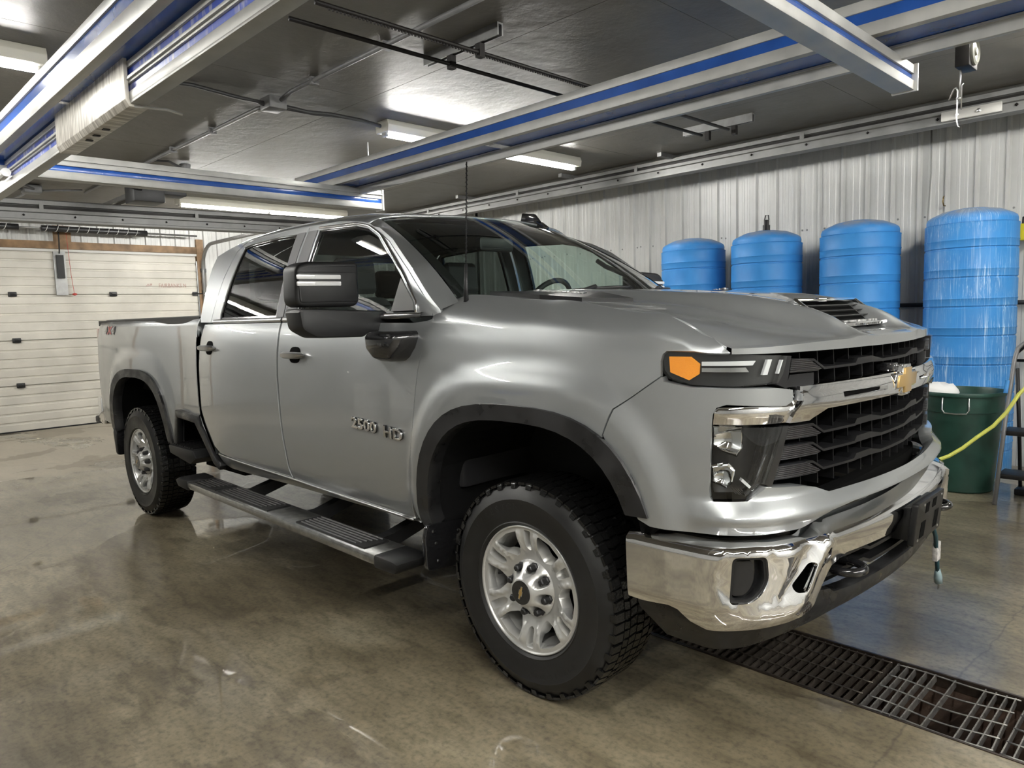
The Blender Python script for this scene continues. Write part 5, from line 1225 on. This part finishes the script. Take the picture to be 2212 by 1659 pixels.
# pulley on the long beam
pu = empty('pulley', 'dark round pulley in a square housing under the long beam at upper right', 'pulley', (.88, 1.17, 2.60)); B().box(-.012, .012, -.03, .03, .05, .50).build('hanger', GAL2, pu); B().box(-.03, .03, -.07, .07, -.07, .07).build('housing', RODM, pu, bevel=.004)
b = B(); b.lathe([(0, .045), (.015, .045), (.02, .036), (.045, .036), (.05, .045), (.06, .04), (.06, 0)], (0, 0, 0), 'x', 28); b.build('wheel', mat('worn_pulley', (.20, .20, .17), .5), pu)
# side rail (right) and rear rail built from the same profile
def rail_profile(g, fn, L, bolts, slots):
    prof = [(0, .20), (.05, .20), (.05, .0), (.0, .0), (-.035, .012), (-.035, .030), (-.004, .036), (-.004, .085), (-.026, .092), (-.026, .120), (.02, .122), (.02, .150), (-.018, .155), (-.018, .19)]
    b = B(); b.prism([(p, q) for p, q in prof], lambda u, v, d: fn(d, u, v), 0, L); b.build('profile', ALUD, g, angle=20)
    b = B(); b.prism([(.012, .124), (.012, .148), (.019, .148), (.019, .124)], lambda u, v, d: fn(d, u, v), 0, L); b.build('slot', RODM, g)
    for k in range(int(L/bolts)):
        b = B(); c = fn(bolts*(k+.5), -.012, .064); b.add([tuple(np.array(c)+np.array(o_)*.014) for o_ in ((1, 0, 0), (-1, 0, 0), (0, 1, 0), (0, -1, 0), (0, 0, 1), (0, 0, -1))], [(0, 2, 4), (2, 1, 4), (1, 3, 4), (3, 0, 4), (2, 0, 5), (1, 2, 5), (3, 1, 5), (0, 3, 5)]); b.build('bolt', RODM, g)
    for k in range(int(L/slots)):
        d = slots*(k+.6); b = B(); b.prism([(-.024, .115), (-.03, .115), (-.03, .17), (-.024, .17)], lambda u, v, q: fn(d+q, u, v), -.02, .02); b.build('clip', ALUD, g)
RR = empty('side_rail', 'long aluminium track rail with bolts along the top of the right wall', 'rail', (0, 0, 0))
a_, b_ = np.array((-8.0, 4.10, 2.875)), np.array((3.6, 4.02, 2.885)); d_ = (b_-a_)/np.linalg.norm(b_-a_)
rail_profile(RR, lambda d, u, v: tuple(a_+d_*d+np.array((0, u, v))), float(np.linalg.norm(b_-a_)), .55, 1.9)
RD = empty('rear_rail', 'aluminium track rail crossing in front of the garage door header', 'rail', (0, 0, 0))
rail_profile(RD, lambda d, u, v: (-7.62-u, -5.2+d, 2.602+v*1.3+.012*(d-4.0)), 8.6, .5, 1.7)
for (xx, yy) in ((-5.9, 4.1), (-4.0, 4.1), (-2.6, 4.1), (1.2, 4.1)):
    o = B().box(xx-.025, xx+.025, yy-.28, yy+.05, 3.06, 3.10).build('ceiling_bracket', GAL2, RR)
# joint plate, hooks and drop rod on the right rail
jp = empty('rail_clamp', 'pale bolted joint plate with two bent hook rods on the right rail', 'clamp', (.24, 4.0, 2.935)); B().box(-.22, .20, -.035, .0, -.03, .045).build('plate', mat('pale_plate', (.55, .54, .51), .4, .4), jp, bevel=.004)
for x in (-.10, .05): b = B(); b.lathe([(0, -.06), (.014, -.055), (.014, -.03)], (x, 0, .005), 'y', 8); b.build('bolt', SATIN, jp)
dw = B(); PO = (.88, 1.17, 2.60); dw.tube([(.865, 1.15, 2.60), (.862, 1.15, 2.385)], .0035, 6); dw.tube([(.865, 1.15, 2.265), (.857, 1.15, 2.27), (.853, 1.15, 2.30), (.853, 1.15, 2.435), (.846, 1.15, 2.450), (.838, 1.15, 2.446), (.815, 1.16, 2.40)], .0032, 6); dw.tube([(.870, 1.15, 2.345), (.870, 1.15, 2.455), (.878, 1.15, 2.463)], .0032, 6); dw.tube([(.848, 1.15, 2.398), (.866, 1.15, 2.398)], .005, 6)
sh(dw, (-.88, -1.17, -2.60)).build('hook_rods', SATIN, pu, smooth=True)

# ------------------------------------------------------------------ blue tanks
TANK = bpy.data.materials.new('blue_poly_tank'); TANK.use_nodes = True
nt, L, bs_ = nodes(TANK); tc = nt.new('ShaderNodeTexCoord')
t1 = noise(2.5, 5, .6, 0, sc=(1, 1, .6)); base = ramp(nt, L, t1.outputs['Fac'], [(.3, (.022, .17, .46)), (.7, (.045, .25, .60))]).outputs[0]
geo = nt.new('ShaderNodeSeparateXYZ'); L.new(tc.outputs['Object'], geo.inputs[0])
dust = math_('MULTIPLY', mrange(geo.outputs[2], 2.10, 2.19, 0, 1), mrange(noise(6, 6, .7).outputs['Fac'], .35, .6, .1, .8))
L.new(mixc(dust, base, (.42, .36, .26)), bs_.inputs['Base Color']); bs_.inputs['Roughness'].default_value = .5; bs_.inputs['Specular IOR Level'].default_value = .35
TANKS = TANK.copy(); TANKS.name = 'chalk_streaked_blue_tank'
nt, L, bs_ = nodes(TANKS); tc = nt.new('ShaderNodeTexCoord')
ang = nt.new('ShaderNodeSeparateXYZ'); L.new(tc.outputs['Object'], ang.inputs[0]); at_ = math_('ARCTAN2', ang.outputs[1], ang.outputs[0])
cmb = nt.new('ShaderNodeCombineXYZ'); L.new(math_('MULTIPLY', at_, 16), cmb.inputs[0]); L.new(math_('MULTIPLY', ang.outputs[2], 1.2), cmb.inputs[1])
def nz(vec, s, d=5, dist=0):
    n = nt.new('ShaderNodeTexNoise'); n.inputs['Scale'].default_value = s; n.inputs['Detail'].default_value = d; n.inputs['Distortion'].default_value = dist; L.new(vec, n.inputs['Vector']); return n.outputs['Fac']
s1 = nz(cmb.outputs[0], .55, 3, .35); s2 = nz(cmb.outputs[0], 1.6, 4, .3)
line = mrange(math_('ABSOLUTE', math_('SUBTRACT', s1, .55)), 0, .011, 1, 0); line2 = mrange(math_('ABSOLUTE', math_('SUBTRACT', s2, .48)), 0, .010, .8, 0)
msk = mrange(nz(tc.outputs['Object'], 2.2, 3), .42, .56, 0, 1); fz_ = mrange(s2, .58, .75, 0, .30)
tot = math_('ADD', math_('MULTIPLY', math_('MAXIMUM', line, line2), msk), fz_)
old = bs_.inputs['Base Color'].links[0].from_socket; L.new(mixc(tot, old, (.55, .72, .84)), bs_.inputs['Base Color'])
def tank(x, y, lab, m, zt=2.205, r=.335, extra=None):
    t = empty('storage_tank', lab, 'tank', (x, y, 0), 0, 'tall blue tanks against the right wall')
    p = [(r-.02, 0), (r, .03)]
    z = .22
    while z < 1.95:
        p += [(r, z-.010), (r-.007, z-.004), (r-.007, z+.004), (r, z+.010), (r, z+.060), (r+.004, z+.068), (r, z+.078)]; z += .235
    p += [(r, zt-.155), (r+.002, zt-.145), (r-.010, zt-.138)]
    b = B(); b.lathe(p+[(r-.02, zt-.138)], (0, 0, 0), 'z', 64); b.build('tank_body', m, t, angle=40)
    b = B(); b.lathe([(r-.012, zt-.140), (r-.010, zt-.11), (r-.018, zt-.085), (r-.045, zt-.065), (r*.62, zt-.028), (r*.3, zt-.008), (0, zt)], (0, 0, 0), 'z', 64); b.build('tank_dome', m, t, angle=50)
    return t
tank(-2.376, 4.11, 'leftmost of the four tall blue tanks, beside the far wing mirror', TANK, 2.20)
t2 = tank(-1.542, 4.10, 'blue tank with a black fitting standing up from its dusty dome', TANK, 2.20)
b = B(); b.tube([(0, 0, 2.19), (0, 0, 2.25)], .035, 10); b.tube([(0, 0, 2.25), (0, 0, 2.30)], .025, 10); b.tube([(-.02, 0, 2.30), (-.01, 0, 2.345), (.02, 0, 2.345), (.025, 0, 2.30)], .006, 6); b.build('fitting', BLACK, t2)
tank(-.657, 4.115, 'clean blue tank just left of the streaked one, above the truck hood', TANK, 2.205)
tank(.212, 4.165, 'rightmost blue tank, covered in white chalky drip streaks', TANKS, 2.21)
hk = B(); hk.tube([(0, 0, 0), (0, -.05, .0), (.0, -.075, .03), (.0, -.06, .07), (0, -.04, .08)], .006, 6); o = hk.build('wall_hook', mat('brass_hook', (.25, .18, .08), .4, .7), None, smooth=True); o.location = (-.10, 4.60, 2.30); tag(o, 'small brass hook on the wall above the rightmost blue tank', 'hook')
cw = B(); cw.tube([(-.22, 4.58, 3.0), (-.215, 4.58, 2.6), (-.235, 4.58, 2.2), (-.24, 4.58, 1.9)], .007, 6); tag(cw.build('wall_cable', mat('grey_armoured_cable', (.25, .25, .24), .5), None, smooth=True), 'thin grey cable hanging down the ribbed wall above the rightmost tanks', 'cable')
cw = B(); cw.tube([(-6.35, 4.58, 3.0), (-6.35, 4.58, 1.2)], .02, 6); tag(cw.build('wall_pipe', DARKMETAL, None, smooth=True), 'upright dark pipe on the right wall seen through the cab windows', 'pipe')
yb = empty('valve_box', 'yellow valve fitting on the wall at the right edge beside the streaked tank', 'valve', (.51, 4.5, 2.0)); B().box(-.03, .05, -.05, .05, -.07, .07).build('body', mat('yellow_plastic', (.62, .55, .03), .35), yb, bevel=.015); b = B(); b.tube([(0, 0, .07), (.0, .0, .12), (.05, 0, .13)], .012, 6); b.build('lever', BLACK, yb)
bh = B(); bh.tube([(.5, 4.45, 1.00), (.58, 4.42, 1.08), (.68, 4.40, 1.22), (.85, 4.4, 1.25)], .022, 8); bh.tube([(.5, 4.5, .93), (.9, 4.5, .93)], .012, 8); tag(bh.build('black_hose', BLACK, None, smooth=True), 'black hose curving up the wall right of the streaked blue tank', 'hose')
# ------------------------------------------------------------------ bin
GREEN = mat('dark_green_plastic', (.007, .045, .031), .35, var=.4, vscale=7, noise_rough=.2)
bn = empty('trash_can', 'round dark green plastic trash can with wire handle in front of the tank', 'trash can', (.335, 3.515, 0))
b = B(); b.lathe([(.215, 0), (.225, .01), (.272, .60), (.272, .612), (.281, .615), (.284, .735), (.298, .737), (.300, .755), (.296, .765), (.286, .765), (.276, .74), (.262, .60), (.21, .05), (0, .05)], (0, 0, 0), 'z', 56); b.build('can_body', GREEN, bn, angle=35)
b = B(); q0 = -1.45
hp = [(.285*math.cos(q), .285*math.sin(q), z) for q, z in ((-1.75, .73), (-1.76, .64), (-1.70, .615), (-1.45, .612), (-1.22, .615), (-1.16, .64), (-1.17, .73))]
hp = [(p[0]*1.035, p[1]*1.035, p[2]) for p in hp]; b.tube(hp, .005, 6); b.build('handle', SATIN, bn, smooth=True)
RAG = mat('white_rag', (.68, .68, .67), .85, bump=.5, bscale=20)
b = B(); rnd = random.Random(2); V = []; n = 16
for i in range(9):
    for j in range(n):
        a = 2*PI*j/n; r = .155*math.sin(PI*(i+.3)/9.2)**.6*(1+.12*math.sin(3*a+i)); V.append((r*math.cos(a), r*math.sin(a)*.8, .11*math.cos(PI*i/9)+.015*math.sin(4*a+i*2)))
b.add(V, [(i*n+j, i*n+(j+1) % n, (i+1)*n+(j+1) % n, (i+1)*n+j) for i in range(8) for j in range(n)]+[tuple(range(n))[::-1], tuple(8*n+j for j in range(n))])
o = b.build('rag', RAG, None, smooth=True); o.location = (.19, 3.45, .70); tag(o, 'crumpled white rag heaped in the green trash can', 'rag')
# ------------------------------------------------------------------ step ladder
ALT = mat('grey_steel_tube', (.20, .20, .205), .4, .5)
ld = empty('step_ladder', 'grey folding step ladder with black treads and a blue tape band at the right edge', 'ladder', (.66, 3.10, 0))
for x in (0, .42):
    s = 1 if x == 0 else -1
    b = B(); b.tube([(x, .0, .0), (x+.02*s, .12, .55), (x+.045*s, .225, 1.02), (x+.06*s, .24, 1.10), (x+.10*s, .25, 1.14), (x+.21*s, .25, 1.15)], .0145, 10); b.build('front_rail', ALT, ld, smooth=True)
    b = B(); b.tube([(x+.05*s, .30, .95), (x+.055*s, .42, .45), (x+.06*s, .50, .0)], .013, 8); b.build('rear_leg', BLACK, ld, smooth=True)
for z, y in ((.22, .06), (.52, .13)):
    B().box(-.0, .42, y-.02, y+.20, z-.035, z).build('tread', BLACK, ld, bevel=.008)
B().box(.04, .38, .38, .52, .0, .05).build('foot_bar', BLACK, ld, bevel=.01)
b = B(); b.tube([(.012, .170, .78), (.018, .19, .87)], .0175, 10); b.build('tape_band', mat('blue_tape', (.03, .22, .55), .4), ld)
# ------------------------------------------------------------------ hose
HOSE = mat('yellow_green_hose', (.50, .52, .09), .4)
h_ = empty('hose', 'yellow pressure hose hanging in a slack curve in front of the green trash can', 'hose', (0, 0, 0))
hp = [(.88, 2.95, .905), (.82, 2.88, .82), (.773, 2.8, .708), (.71, 2.75, .615), (.628, 2.7, .537), (.56, 2.65, .465), (.493, 2.6, .411), (.40, 2.52, .365), (.25, 2.45, .35), (.05, 2.4, .37)]
b = B(); b.tube(hp, .0125, 10); b.build('hose_line', HOSE, h_, smooth=True); b = B(); b.tube([(.88, 2.95, .905), (.93, 3.0, .96), (1.0, 3.02, 1.03)], .020, 10); b.tube([(1.0, 3.02, 1.03), (1.2, 3.0, 1.3), (1.5, 2.9, 2.0)], .0125, 8); b.build('nozzle_grip', BLACK, h_, smooth=True)

# ------------------------------------------------------------------ things across the bay that show only as reflections in the paint
DRUM = mat('white_plastic_drum', (.62, .62, .60), .4)
for (x, y, r, h, lab) in ((-6.3, -5.6, .34, .95, 'tall white plastic drum across the bay, mirrored in the front door paint'), (-7.4, -5.7, .30, .80, 'shorter white plastic drum across the bay, mirrored in the rear door paint')):
    t = empty('plastic_drum', lab, 'drum', (x, y, 0)); b = B(); b.lathe([(r*.94, 0), (r, .04), (r, h*.3), (r+.012, h*.33), (r, h*.36), (r, h*.63), (r+.012, h*.66), (r, h*.69), (r, h-.05), (r*.93, h)], (0, 0, 0), 'z', 40); b.build('drum_body', DRUM, t, angle=40)
    B().lathe([(r*.95, 0), (r*.97, .02), (r*.5, .035), (0, .035)], (0, 0, h), 'z', 40).build('drum_lid', DRUM, t, angle=40)
t = empty('work_bench', 'pale work bench across the bay, mirrored in the front door paint', 'bench', (-4.6, -5.9, 0)); B().box(-.9, .9, -.35, .35, .84, .90).build('bench_top', DRUM, t, bevel=.01); B().box(-.85, .85, -.33, .30, .12, .84).build('bench_cabinet', DRUM, t, bevel=.01); B().box(-.85, .85, -.30, .24, 0, .12).build('plinth', BLACK, t)
B().box(-.35, .35, .305, .32, .20, .70).build('cabinet_door', BLACK, t, bevel=.004)
o = B().box(-.16, .16, -.12, .12, 0, .18).build('blue_tote', mat('blue_tote_plastic', (.04, .10, .40), .4), None, bevel=.02); o.location = (-4.5, -5.8, .901); tag(o, 'small blue tote standing on the pale bench across the bay', 'tote')
bpy.context.view_layer.update()
for o in scene.objects:
    if o.name == 'camera': continue
